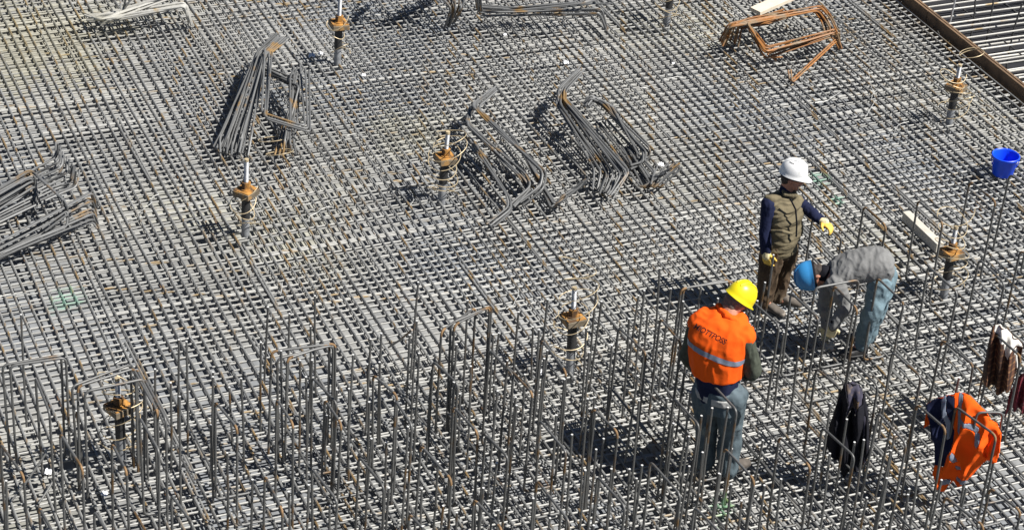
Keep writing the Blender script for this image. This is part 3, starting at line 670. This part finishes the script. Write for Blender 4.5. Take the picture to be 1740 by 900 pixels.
def boot(parent, heel, d, s=1., name='boot', mt='boot'):
    d = Vector(d).normalized(); x = d.cross(Vector((0, 0, 1))).normalized(); z = Vector((0, 0, 1)); h = Vector(heel)
    t = MB(); t.loft([(h-d*.045*s+z*.045*s, x*.033*s, z*.042*s), (h+z*.05*s, x*.04*s, z*.048*s), (h+d*.07*s+z*.045*s, x*.045*s, z*.043*s), (h+d*.14*s+z*.036*s, x*.05*s, z*.034*s), (h+d*.2*s+z*.03*s, x*.042*s, z*.028*s), (h+d*.225*s+z*.026*s, x*.022*s, z*.016*s)], 16, sup=.8)
    limb(t, [h+z*.05*s, h+z*.15*s], [.045*s, .05*s])
    o = remesh(t, name, M[mt], parent, .008, 2, .002, 30)
    t = MB(); t.loft([(h+z*.012*s-d*.05*s, x*.03*s, z*.011*s), (h+z*.012*s, x*.043*s, z*.012*s), (h+z*.012*s+d*.14*s, x*.052*s, z*.012*s), (h+z*.012*s+d*.225*s, x*.03*s, z*.011*s)], 16, sup=.6); t.build('sole', M['dark'], o)
Z = Vector((0, 0, 1))
def lofts(t, secs, W, D, grow=0.):
    t.loft([(c, Vector(W)*(w_+grow), Vector(D)*(d_+grow)) for c, w_, d_ in secs], 28, sup=.9)
def refine(secs, k=4):
    out = []
    for i in range(len(secs)-1):
        for q in range(k):
            f = q/k; a_, b_ = secs[i], secs[i+1]; out.append((Vector(a_[0]).lerp(Vector(b_[0]), f), a_[1]*(1-f)+b_[1]*f, a_[2]*(1-f)+b_[2]*f))
    out.append(secs[-1]); return out

# ---------------------------------------------------------------- worker in the white helmet
P0 = G(1312, 517); Y0 = P0.y
j = lambda x, y, d=0.: J(x, y, Y0+d)
p = empty('person', (P0.x, P0.y, 0)); tag(p, 'standing worker in white helmet, olive padded vest, navy sleeves and brown trousers, arm held out', 'person')
F = Vector((.78, -.62, 0)).normalized(); W = Vector((F.y, -F.x, 0))      # W: to his right
hc = j(1346, 301, -.02); hf = Vector((.96, -.25, -.22)); hu = Vector((.16, .05, 1))
secs = [(j(1323, 424, 0), .165, .125), (j(1325, 410, 0), .175, .135), (j(1330, 390, -.01), .175, .135), (j(1332, 365, -.01), .18, .125), (j(1332, 345, 0), .185, .115), (j(1333, 334, 0), .14, .09), (j(1337, 324, 0), .07, .065)]
shR, elR, wrR = j(1306, 347, -.13), j(1299, 392, -.17), j(1302, 427, -.2)
shL, elL, wrL = j(1356, 343, .11), j(1377, 361, .02), j(1395, 374, -.06)
hipR, knR, anR = j(1314, 420, -.08), j(1306, 466, -.10), j(1301, 504, -.08)
hipL, knL, anL = j(1336, 420, .07), j(1332, 462, .05), j(1322, 498, .06)
hdR, hdL = (wrR-elR).normalized(), (wrL-elL).normalized()
t = MB(); head_prims(t, hc, hu, hf, 1.); limb(t, [hc-Z*.03-hf*.02, secs[-1][0]], [.062, .066]); lofts(t, refine(secs), W, F, -.03)
for a_ in ([shR, elR, wrR], [shL, elL, wrL]): limb(t, a_, [.05, .04, .028])
for a_ in ([hipR, knR, anR], [hipL, knL, anL]): limb(t, a_, [.082, .055, .04])
hand_prims(t, wrR, hdR, -W, 1., .8, 1); hand_prims(t, wrL, hdL, Vector((.1, -.3, -1)), 1., .8, -1, .8)
for an in (anR, anL): limb(t, [an, Vector((an.x, an.y, .04))+F*.06], [.04, .032])
remesh(t, 'body', M['skin'], p, .008, 1); face_parts(p, hc, hu, hf)
helmet(p, hc+Vector(hu).normalized()*.040, hu, hf, .93, 'white')
t = MB(); lofts(t, refine(secs), W, F, -.012)
for a_ in ([shR, elR, wrR], [shL, elL, wrL]): limb(t, a_, [.068, .056, .045])
limb(t, [j(1337, 326), j(1339, 318)], [.075, .068]); remesh(t, 'sweater', M['navy'], p, .009, 2, .009, 14)
t = MB(); vs2 = [(c, w_+.022, d_+.024) for c, w_, d_ in secs[:-2]]+[(secs[-2][0], .15, .10), (j(1336, 328), .095, .085)]
lofts(t, refine(vs2), W, F, 0)
limb(t, [shR+Z*.005-W*.03, j(1331, 331)], [.075, .06]); limb(t, [shL+Z*.0+W*.02, j(1343, 331)], [.072, .06])
v_ = remesh(t, 'padded_vest', M['olive'], p, .009, 2, .016, 9, (.5, .5, 1.6), 3)
for c_, h_ in ((j(1352, 352, -.10), .2), ): pass
t = MB(); t.tube([j(1343, 338, -.19), j(1352, 356, -.19), j(1354, 380, -.19), j(1353, 402, -.18)], .008, 6); t.build('zip', M['black'], v_)
t = MB()
cc = j(1338, 324, -.02)
for an0 in range(-7, 8):
    pass
limb(t, [cc+W*.07+F*.02, cc+F*.085-Z*.02, cc-W*.06+F*.03], [.022, .03, .022]); limb(t, [cc+W*.07+F*.02, cc-F*.06+Z*.02, cc-W*.06], [.022, .028, .022]); remesh(t, 'collar', M['olive'], v_, .009, 1, .006, 20)
t = MB(); limb(t, [j(1311, 392, -.2), j(1330, 393, -.26), j(1345, 397, -.24)], [.014, .02, .014]); remesh(t, 'pocket_flap', M['olive'], v_, .008, 1)
t = MB(); lofts(t, refine([(j(1322, 432, 0), .155, .125), (j(1325, 412, 0), .165, .13), (j(1326, 402, 0), .16, .125)]), W, F, 0)
limb(t, [hipR, knR, anR, anR-Z*.05], [.112, .092, .082, .085]); limb(t, [hipL, knL, anL, anL-Z*.03], [.112, .088, .078, .08])
remesh(t, 'trousers', M['brown'], p, .010, 2, .020, 10, (1, 1, .45), 5)
for wr, hd, nr, sd_, cu in ((wrR, hdR, -W, 1, .7), (wrL, hdL, Vector((.1, -.3, -1)), -1, .85)):
    t = MB(); hand_prims(t, wr, hd, nr, 1.08, 1.15, sd_, cu); g_ = remesh(t, 'glove', M['glovepalm'], p, .006, 1)
    t = MB(); limb(t, [wr-hd*.03, wr+hd*.045], [.041, .043]); remesh(t, 'cuff', M['glove'], g_, .007, 1, .003, 30)
boot(p, Vector((anR.x+.01, anR.y, 0))+F*.0, F); boot(p, Vector((anL.x, anL.y, 0))+F*.02, Vector((1, -.25, 0)))

# ---------------------------------------------------------------- worker in the orange vest
P0 = G(1216, 806); Y0 = P0.y; S = 1.12
j = lambda x, y, d=0.: J(x, y, Y0+d)
p = empty('person', (P0.x, P0.y, 0)); tag(p, 'worker seen from behind in yellow helmet, orange vest with grey stripe and faded jeans', 'person')
F = Vector((.55, .83, 0)).normalized(); W = Vector((F.y, -F.x, 0))
hc = j(1251, 513, .24); hf = Vector((.62, .42, -.55)); hu = Vector((.55, .30, .80))
secs = [(j(1222, 676, 0), .155, .14), (j(1220, 655, 0), .165, .145), (j(1218, 632, .02), .178, .155), (j(1219, 600, .05), .20, .165), (j(1222, 572, .08), .222, .165), (j(1226, 553, .11), .228, .145), (j(1231, 540, .14), .18, .12), (j(1239, 530, .17), .095, .09)]
shR, elR, wrR = j(1264, 575, .0), j(1279, 630, .02), j(1268, 634, .34)
shL, elL, wrL = j(1188, 551, .18), j(1169, 602, .26), j(1192, 630, .46)
hipR, knR, anR = j(1243, 672, -.05), j(1241, 737, .06), j(1237, 790, .03)
hipL, knL, anL = j(1202, 668, .06), j(1201, 728, .14), j(1196, 776, .14)
t = MB(); head_prims(t, hc, hu, hf, 1.1); limb(t, [hc-Vector(hf)*.03-Vector(hu)*.04, secs[-1][0]-Z*.03], [.07, .078]); lofts(t, refine(secs), W, F, -.045)
for a_ in ([shR, elR, wrR], [shL, elL, wrL]): limb(t, a_, [.058, .045, .032])
for a_ in ([hipR, knR, anR], [hipL, knL, anL]): limb(t, a_, [.09, .062, .045])
hand_prims(t, wrR, Vector((-.5, .7, -.3)), -Z, 1.1, .95, -1); hand_prims(t, wrL, Vector((.8, .5, -.3)), -Z, 1.1, .95, 1)
for an in (anR, anL): limb(t, [an, Vector((an.x, an.y, .04))+F*.06], [.045, .035])
remesh(t, 'body', M['skin'], p, .008, 1); face_parts(p, hc, hu, hf, 1.1, 'greyhair')
helmet(p, hc+Vector(hu).normalized()*.045, hu, hf, 1.0, 'yellow')
t = MB(); lofts(t, refine(secs), W, F, -.012)
for a_ in ([shR, elR, wrR], [shL, elL, wrL]): limb(t, a_, [.088, .078, .06])
remesh(t, 'sweater', M['greengrey'], p, .010, 2, .010, 14)
t = MB(); lofts(t, refine([(c, w_+.018, d_+.02) for c, w_, d_ in secs[0:4]]), W, F, 0); hem = remesh(t, 'jacket_hem', M['navy'], p, .010, 2, .012, 8)
t = MB(); vs2 = [(c, w_+.036, d_+.038) for c, w_, d_ in secs[2:-1]]+[(j(1239, 531, .16), .12, .10)]
lofts(t, refine(vs2), W, F, 0); limb(t, [shR+Z*.012-W*.012, shR-W*.1], [.098, .105]); limb(t, [shL, shL+W*.1], [.092, .10])
vest = remesh(t, 'hi_vis_vest', M['orange'], p, .010, 3, .016, 7, (1, 1, .4), 2)
sp = (secs[5][0]-secs[2][0]).normalized()
nz_ = (sp + W*.22).normalized()
c0 = j(1216, 600, 0)
c1 = c0+nz_*.045
band(vest, 'reflective_stripe', M['strip'], vest, [(c0, nz_), (c1, -nz_)], .005)
# lettering across the back, laid on the vest
fc = bpy.data.curves.new('txt', 'FONT'); fc.body = 'MIOTTPOSS'; fc.size = .072; fc.offset = .0012; fc.extrude = 0; fc.align_x = 'CENTER'; fc.space_character = .92
fo = bpy.data.objects.new('txt', fc); COL.objects.link(fo); bpy.context.view_layer.update()
tm = bpy.data.meshes.new_from_object(fo.evaluated_get(bpy.context.evaluated_depsgraph_get())); bpy.data.objects.remove(fo)
bm = bmesh.new(); bm.from_mesh(tm); bmesh.ops.subdivide_edges(bm, edges=bm.edges, cuts=1)
vb = vest.data; org = parent_loc(vest); tree = BVHTree.FromPolygons([v.co+org for v in vb.vertices], [tuple(q.vertices) for q in vb.polygons])
Pc = j(1204, 571, -.4); E1 = (j(1222, 581, -.4)-j(1188, 563, -.4)).normalized(); E2 = Vector((0, -1, 0)).cross(E1)*-1
if E2.z < 0: E2 = -E2
for v in bm.verts:
    q = Pc+E1*v.co.x*.84+E2*v.co.y; h_ = tree.ray_cast(q, Vector((0, 1, 0)))
    v.co = (h_[0]+Vector((0, -.006, 0)) if h_[0] else q)-org
bm.to_mesh(tm); bm.free(); tm.materials.clear(); tm.materials.append(M['text']); to = bpy.data.objects.new('back_print', tm); COL.objects.link(to); to.parent = vest
t = MB(); cc = j(1244, 529, .16); limb(t, [cc-W*.13-F*.0, cc-F*.075-Z*.01, cc+W*.10-F*.05-Z*.05, cc+W*.17+F*.06-Z*.13], [.028, .034, .034, .026]); remesh(t, 'collar', M['orange'], vest, .009, 1, .006, 16)
t = MB(); lofts(t, refine([(j(1224, 690, 0), .175, .155), (j(1222, 668, 0), .19, .16), (j(1220, 652, 0), .185, .155)]), W, F, .008)
limb(t, [hipR, knR, anR, anR-Z*.03], [.128, .098, .085, .09]); limb(t, [hipL, knL, anL, anL-Z*.03], [.125, .096, .082, .088])
remesh(t, 'jeans', M['jeans'], p, .010, 2, .020, 8, (1.3, 1.3, .5), 7)
t = MB(); lofts(t, refine([(j(1224, 672, 0), .19, .165), (j(1223, 660, 0), .195, .165)]), W, F, .012); remesh(t, 'shirt_tail', M['palelight'], p, .010, 1, .008, 12)
boot(p, Vector((anR.x, anR.y, 0)), F+Vector((.5, 0, 0)), 1.12); boot(p, Vector((anL.x, anL.y, 0)), F, 1.12)

# ---------------------------------------------------------------- stooping worker
P0 = G(1468, 592); Y0 = P0.y
j = lambda x, y, d=0.: J(x, y, Y0+d)
p = empty('person', (P0.x, P0.y, 0)); tag(p, 'worker bent double in blue helmet, grey sweatshirt and pale blue jeans, reaching to the bars', 'person')
W = Vector((0, 1, 0)); 
hc = j(1384, 467, .0); hu = Vector((-.93, -.05, -.22)); hf = Vector((-.2, -.25, -1))
D_ = Vector((.22, 0, 1)).normalized()
secs = [(j(1514, 462, 0), .125, .10), (j(1506, 454, 0), .165, .135), (j(1488, 449, 0), .172, .150), (j(1460, 451, 0), .178, .150), (j(1434, 456, 0), .188, .142), (j(1416, 462, 0), .18, .125), (j(1406, 464, 0), .12, .09), (j(1400, 465, 0), .07, .07)]
shN, elN, wrN = j(1420, 482, -.16), j(1437, 523, -.20), j(1416, 552, -.24)
shF, elF, wrF = j(1412, 478, .16), j(1402, 515, .16), j(1404, 550, .10)
hiN, knN, anN = j(1496, 480, -.10), j(1481, 530, -.16), j(1464, 582, -.10)
hiF, knF, anF = j(1503, 470, .10), j(1493, 520, .14), j(1476, 570, .16)
t = MB(); head_prims(t, hc, hu, hf, 1.); limb(t, [hc-hu*.04, secs[-1][0]], [.06, .066]); lofts(t, refine(secs), W, D_, -.035)
for a_ in ([shN, elN, wrN], [shF, elF, wrF]): limb(t, a_, [.052, .042, .03])
for a_ in ([hiN, knN, anN], [hiF, knF, anF]): limb(t, a_, [.085, .058, .042])
dN, dF = Vector((-.15, -.05, -1)), Vector((.1, -.05, -1))
hand_prims(t, wrN, dN, Vector((0, 1, 0)), 1., .8, 1); hand_prims(t, wrF, dF, Vector((0, -1, 0)), 1., .8, 1)
for an in (anN, anF): limb(t, [an, Vector((an.x-.06, an.y, .04))], [.042, .034])
remesh(t, 'body', M['skin'], p, .008, 1); face_parts(p, hc, hu, hf)
helmet(p, hc+hu.normalized()*.03, hu, hf, 1.0, 'skyblue')
t = MB(); limb(t, [j(1402, 464), j(1394, 466)], [.078, .07]); remesh(t, 'inner_collar', M['black'], p, .009, 1)
t = MB(); lofts(t, refine(secs[:-1]), W, D_, .006)
for a_ in ([shN, elN, wrN], [shF, elF, wrF]): limb(t, a_, [.088, .07, .052])
remesh(t, 'sweatshirt', M['grey'], p, .010, 2, .011, 9, (1.4, .6, 1.), 4)
t = MB(); t.ell(j(1503, 470), Vector((.10, 0, .03)), Vector((0, .17, 0)), Vector((-.03, 0, .14)))
limb(t, [hiN, knN, anN, anN-Z*.02], [.115, .088, .068, .07]); limb(t, [hiF, knF, anF, anF-Z*.02], [.115, .088, .068, .07])
remesh(t, 'jeans', M['palejeans'], p, .010, 2, .016, 9, (1, 1, .7), 9)
for wr, hd, nr in ((wrN, dN, Vector((0, 1, 0))), (wrF, dF, Vector((0, -1, 0)))):
    t = MB(); hand_prims(t, wr, hd, nr, 1.08, 1.15, 1, .9); g_ = remesh(t, 'glove', M['glove'], p, .006, 1)
    t = MB(); limb(t, [wr-Vector(hd).normalized()*.04, wr+Vector(hd).normalized()*.02], [.042, .042]); remesh(t, 'cuff', M['black'], g_, .008, 1)
boot(p, Vector((anN.x+.02, anN.y, 0)), Vector((-1, -.3, 0)), 1., mt='dark'); boot(p, Vector((anF.x+.02, anF.y, 0)), Vector((-1, -.1, 0)), 1., mt='dark')

# ---------------------------------------------------------------- clothes hung on the bars
def inside(x, y, poly):
    c = False; n_ = len(poly)
    for i in range(n_):
        x1, y1 = poly[i]; x2, y2 = poly[(i+1) % n_]
        if (y1 > y) != (y2 > y) and x < (x2-x1)*(y-y1)/(y2-y1)+x1: c = not c
    return c
def garment(root, outline, parts, P, nrm, fold, amp=.03, thick=.010, step=1.5, back=.12, vert=1., backmat=None, scale=1.):
    """cloth hanging over a bar: the front fall follows the outline, the back fall hangs behind it"""
    nrm = Vector(nrm).normalized(); P = Vector(P)
    xs = [q[0] for q in outline]; ys = [q[1] for q in outline]
    x0, x1, y0, y1 = min(xs), max(xs), min(ys), max(ys)
    def top(x):                                   # the ridge: highest outline point above this x
        best = 1e9
        for i in range(len(outline)):
            (xa, ya), (xb, yb) = outline[i], outline[(i+1) % len(outline)]
            if min(xa, xb) <= x <= max(xa, xb) and xa != xb: best = min(best, ya+(yb-ya)*(x-xa)/(xb-xa))
        return best if best < 1e8 else y0
    def pt(x, y):
        d = ray(x, y); q = CAM+d*((P-CAM).dot(nrm)/d.dot(nrm))
        dt = max(0, y-top(x))
        off = -.05*math.exp(-dt/5)+fold(x, y)*amp*min(1, dt/25+.15)+.05*min(1, dt/60)
        return q+nrm*off
    nx = int((x1-x0)/step)+2; ny = int((y1-y0)/step)+2
    cells = {}
    for a_ in range(nx):
        for b_ in range(ny):
            cx, cy = x0+(a_+.5)*step, y0+(b_+.5)*step
            if not inside(cx, cy, outline): continue
            k = 0
            for i, (nm_, mt_, polys) in enumerate(parts):
                if polys is None or any(inside(cx, cy, q) for q in polys): k = i
            cells.setdefault(k, []).append((a_, b_))
    for k, cl in cells.items():
        nm_, mt_, _ = parts[k]; idx = {}; vs_ = []; fs = []
        for a_, b_ in cl:
            f_ = []
            for da, db in ((0, 0), (1, 0), (1, 1), (0, 1)):
                key = (a_+da, b_+db)
                if key not in idx: idx[key] = len(vs_); vs_.append(pt(x0+key[0]*step, y0+key[1]*step))
                f_.append(idx[key])
            fs.append(tuple(f_))
        t = MB(); t.add(vs_, fs); o = t.build(nm_, M[mt_], root)
        sm = o.modifiers.new('s', 'SMOOTH'); sm.iterations = 2; sm.factor = .5
        so_ = o.modifiers.new('t', 'SOLIDIFY'); so_.thickness = thick; so_.offset = -1
    # back fall
    vs_ = []; fs = []; cols = [x0+(x1-x0)*q/14 for q in range(15)]
    for x in cols:
        tp = top(x); q0 = pt(x, tp+.5)
        for r_ in range(9):
            f_ = r_/8; vs_.append(q0-nrm*(back*(math.sin(min(1, f_*3)*math.pi/2)))-Z*(.32*f_)*scale+nrm*amp*.8*math.sin(x*.3+f_*3))
    for c_ in range(14):
        for r_ in range(8): fs.append((c_*9+r_, c_*9+r_+1, (c_+1)*9+r_+1, (c_+1)*9+r_))
    t = MB(); t.add(vs_, fs); o = t.build('back_fall', M[backmat or parts[0][1]], root); so_ = o.modifiers.new('t', 'SOLIDIFY'); so_.thickness = thick
T5 = lambda L: [(1540+a_/5, 660+b_/5) for a_, b_ in L]
r_ = G(1660, 705, .95); root = empty('jacket', (r_.x, r_.y, .5)); tag(root, 'orange hi-vis jacket with navy panel and grey stripes hung over a hoop', 'jacket')
fo1 = lambda x, y: 1.5*(1-2*abs(math.sin((x+y*.45-1500)*.075+.8*noise.noise(Vector((x*.03, y*.03, 3))))))+.9*(1-2*abs(math.sin((x-y*.8)*.05)))+.8*noise.noise(Vector((x*.06, y*.06, 0)))
out = T5([(160, 150), (225, 115), (300, 90), (400, 62), (480, 60), (560, 110), (620, 180), (680, 245), (770, 350), (797, 400), (797, 500), (782, 590), (740, 598), (700, 590), (650, 640), (600, 690), (500, 780), (440, 812), (400, 775), (330, 852), (282, 852), (260, 750), (225, 705), (245, 630), (245, 440), (190, 250)])
garment(root, out, [('orange_panel', 'orange', None), ('navy_panel', 'navy', [T5([(150, 140), (300, 85), (400, 50), (415, 200), (395, 300), (410, 380), (400, 470), (365, 520), (325, 640), (230, 640), (245, 440), (180, 250)])]),
     *[('reflective_stripe', 'strip', [T5(q)]) for q in ([(290, 85), (335, 80), (345, 200), (378, 300), (378, 410), (350, 420), (335, 290), (300, 190)], [(440, 50), (478, 50), (465, 200), (470, 250), (458, 360), (436, 350), (440, 200)], [(465, 230), (620, 335), (605, 372), (460, 272)], [(590, 360), (632, 365), (632, 430), (605, 472), (588, 450)], [(375, 530), (405, 505), (445, 590), (410, 605)], [(415, 650), (465, 640), (475, 662), (430, 682)], [(300, 745), (380, 768), (370, 802), (308, 787)], [(430, 738), (525, 748), (500, 788), (418, 765)])]],
     G(1660, 705, .95), (-.35, -1, 0), lambda x, y: fo1(x, y)-(1.6 if inside(x, y, T5([(665, 420), (700, 385), (760, 375), (700, 480), (690, 580), (660, 560)])) else 0), .020, backmat='orange')
TJ = lambda L: [(1390+a_/5, 640+b_/5) for a_, b_ in L]
r_ = G(1450, 660, 1.0); root = empty('jacket', (r_.x, r_.y, .5)); tag(root, 'black jacket with lilac grey lining hung from an upright bar between hoops', 'jacket')
out = TJ([(228, 90), (290, 65), (350, 95), (385, 160), (400, 230), (415, 300), (432, 480), (425, 620), (372, 768), (330, 762), (300, 740), (215, 818), (190, 720), (130, 660), (75, 600), (100, 450), (140, 330), (190, 180)])
garment(root, out, [('black_panel', 'black', None), ('lining', 'lilac', [TJ([(230, 60), (360, 60), (385, 160), (372, 235), (340, 215), (322, 305), (305, 250), (270, 290), (240, 320), (262, 200)]), TJ([(385, 330), (404, 330), (400, 520), (402, 700), (380, 740), (388, 560)])]), ('collar', 'brown', [TJ([(298, 165), (352, 190), (335, 242), (300, 232)])])],
     G(1450, 660, 1.0), (-.1, -1, 0), lambda x, y: math.sin((x-1400)*.33+y*.02)+.6*math.sin(x*.15-y*.05), .035, back=.1)
TP = lambda L: [(1640+a_/6.43, 540+b_/6.43) for a_, b_ in L]
r_ = G(1700, 570, .95); root = empty('shirt', (r_.x, r_.y, .5)); tag(root, 'brown checked shirt with white shoulder draped over a hoop at the right edge', 'shirt')
out = TP([(285, 125), (330, 105), (385, 105), (470, 165), (560, 255), (625, 330), (585, 345), (565, 400), (562, 560), (530, 700), (495, 765), (430, 738), (432, 775), (400, 812), (350, 800), (338, 770), (345, 735), (270, 722), (238, 665), (228, 700), (180, 680), (190, 590), (228, 380), (262, 220)])
garment(root, out, [('checked_cloth', 'plaid', None), ('white_shoulder', 'whitecloth', [TP([(310, 90), (385, 95), (470, 160), (565, 255), (640, 335), (545, 320), (500, 360), (470, 430), (440, 400), (430, 265), (390, 245), (350, 200), (320, 165)]), TP([(540, 340), (570, 340), (570, 560), (545, 560)])])],
     G(1700, 570, .95), (-.3, -1, 0), lambda x, y: math.sin((x-1640)*.35+y*.03)+.7*math.sin(x*.17), .035, back=.11)
r_ = G(1735, 668, .3); root = empty('rag', (r_.x, r_.y, .2)); tag(root, 'dark red rag hanging at the very right edge', 'rag')
garment(root, [(1716, 668), (1726, 650), (1742, 634), (1775, 640), (1780, 700), (1750, 712), (1734, 690), (1722, 694)], [('cloth', 'red', None)], G(1735, 668, .45), (-.2, -1, 0), lambda x, y: math.sin(x*.5+y*.1), .03, back=.06)

# ---------------------------------------------------------------- bucket, timber, scraps
Pb = G(1703, 296); root = empty('bucket', (Pb.x, Pb.y, 0)); tag(root, 'bright blue empty plastic bucket standing on the mat at the right', 'bucket')
t = MB(); pr = [(.0, .004), (.103, .004), (.112, .02), (.132, .205), (.134, .207), (.147, .212), (.149, .232), (.144, .236), (.137, .234), (.131, .222), (.108, .022), (.0, .016)]
n = 36; vs_ = []; fs = []
for r_, z_ in pr:
    for q in range(n): vs_.append(Vector((Pb.x+r_*math.cos(2*math.pi*q/n), Pb.y+r_*math.sin(2*math.pi*q/n), z_)))
for i in range(len(pr)-1):
    for q in range(n): fs.append((i*n+q, i*n+(q+1) % n, (i+1)*n+(q+1) % n, (i+1)*n+q))
t.add(vs_, fs); t.build('shell', M['blue'], root)
t = MB(); t.tube([Pb+Vector((.150*math.cos(a_), .150*math.sin(a_)*.35-.11*math.sin(a_), .215-.17*math.sin(a_))) for a_ in [math.pi*q/14 for q in range(15)]], .004, 6); t.build('handle', M['blue'], root)
def beam(name, p1, p2, w_, h_, mt, label, cat):
    p1, p2 = Vector(p1), Vector(p2); d = (p2-p1); L_ = d.length/2; d.normalize(); x = d.cross(Z).normalized(); z = x.cross(d)
    t = MB(); t.box((p1+p2)/2, d*L_, x*w_/2, z*h_/2); o = t.build(name, M[mt], smooth=False, bevel=.004); tag(o, label, cat)
beam('timber_beam', G(1539, 366, .06), G(1597, 421, .06), .085, .10, 'greytimber', 'pale square timber block lying beside the post right of the stooping worker', 'timber')
beam('plank', G(1283, 20, .22), G(1360, -14, .26), .16, .05, 'paletimber', 'cream coloured plank end lying on the rusty bars at the top edge', 'plank')
def scrap(x, y, s_, label, mt='whitepaper', seed=0):
    P = G(x, y, .012); rr_ = random.Random(seed); t = MB(); vs_ = []; fs = []; n_ = 6
    for a_ in range(n_):
        for b_ in range(n_): vs_.append(P+Vector(((a_/5-.5)*s_+rr_.uniform(-.1, .1)*s_, (b_/5-.5)*s_*1.3+rr_.uniform(-.1, .1)*s_, rr_.uniform(0, .35)*s_)))
    for a_ in range(n_-1):
        for b_ in range(n_-1): fs.append((a_*n_+b_, a_*n_+n_+b_, a_*n_+n_+b_+1, a_*n_+b_+1))
    t.add(vs_, fs); o = t.build('paper_scrap', M[mt]); m_ = o.modifiers.new('t', 'SOLIDIFY'); m_.thickness = .004; tag(o, label, 'scrap')
scrap(962, 107, .055, 'white scrap on the mat above the fanned pile', seed=1); scrap(530, 96, .07, 'crumpled white scrap left of the post near the top', seed=2); scrap(545, 92, .05, 'small white scrap touching the crumpled one near the top post', seed=3)
scrap(618, 128, .045, 'tiny white scrap on the mat right of the top left post', seed=4); scrap(1144, 108, .03, 'very small white scrap right of the fanned pile top', seed=5); scrap(1123, 281, .06, 'white scrap among the hooks of the fanned pile', seed=6)
scrap(858, 60, .04, 'small white scrap under the long pile at the top', seed=7); scrap(918, 633, .07, 'pale scrap left of the post beside the orange vest', seed=8); scrap(82, 620+182, .06, 'white wedge of scrap at the lower left corner', seed=9); scrap(178, 838, .05, 'white scrap low among the bars at the lower left', seed=10)
scrap(1408, 590, .10, 'pale stone like lump at the feet of the stooping worker', 'paletimber', 11)
scrap(1420, 572, .001, 'x', seed=12) if False else None
def offcut(pts, label, h=.03, r=.003):
    P = [G(x, y, h) for x, y in pts]; t = MB(); t.tube(fillet(P, .05, 5), r, 5); tag(t.build('wire_offcut', M['tiewire']), label, 'wire offcut', 'pale wire offcuts on the mat')
rw = random.Random(11)
for cx, cy in ((1400, 175), (1480, 170), (1160, 130), (1085, 150), (1220, 380), (1120, 370), (205, 560), (210, 600), (365, 590), (330, 580), (60, 500), (430, 610), (620, 230), (760, 170), (270, 330), (700, 330), (1520, 230), (1360, 130), (560, 350), (480, 480), (880, 490), (1010, 440)):
    a_ = rw.uniform(0, 6.3); pts = [(cx, cy)]
    for q in range(rw.choice((2, 3, 4))): a_ += rw.uniform(-.8, .8); pts.append((pts[-1][0]+math.cos(a_)*rw.uniform(8, 22), pts[-1][1]+math.sin(a_)*rw.uniform(5, 12)))
    offcut(pts, 'short pale curl of wire dropped on the mat')
offcut([(1470, 200), (1488, 170), (1480, 145), (1475, 118)], 'long pale wire curve on the mat left of the upper right post'); offcut([(1385, 175), (1405, 172), (1430, 155)], 'bright straight wire offcut below the rusty pile')
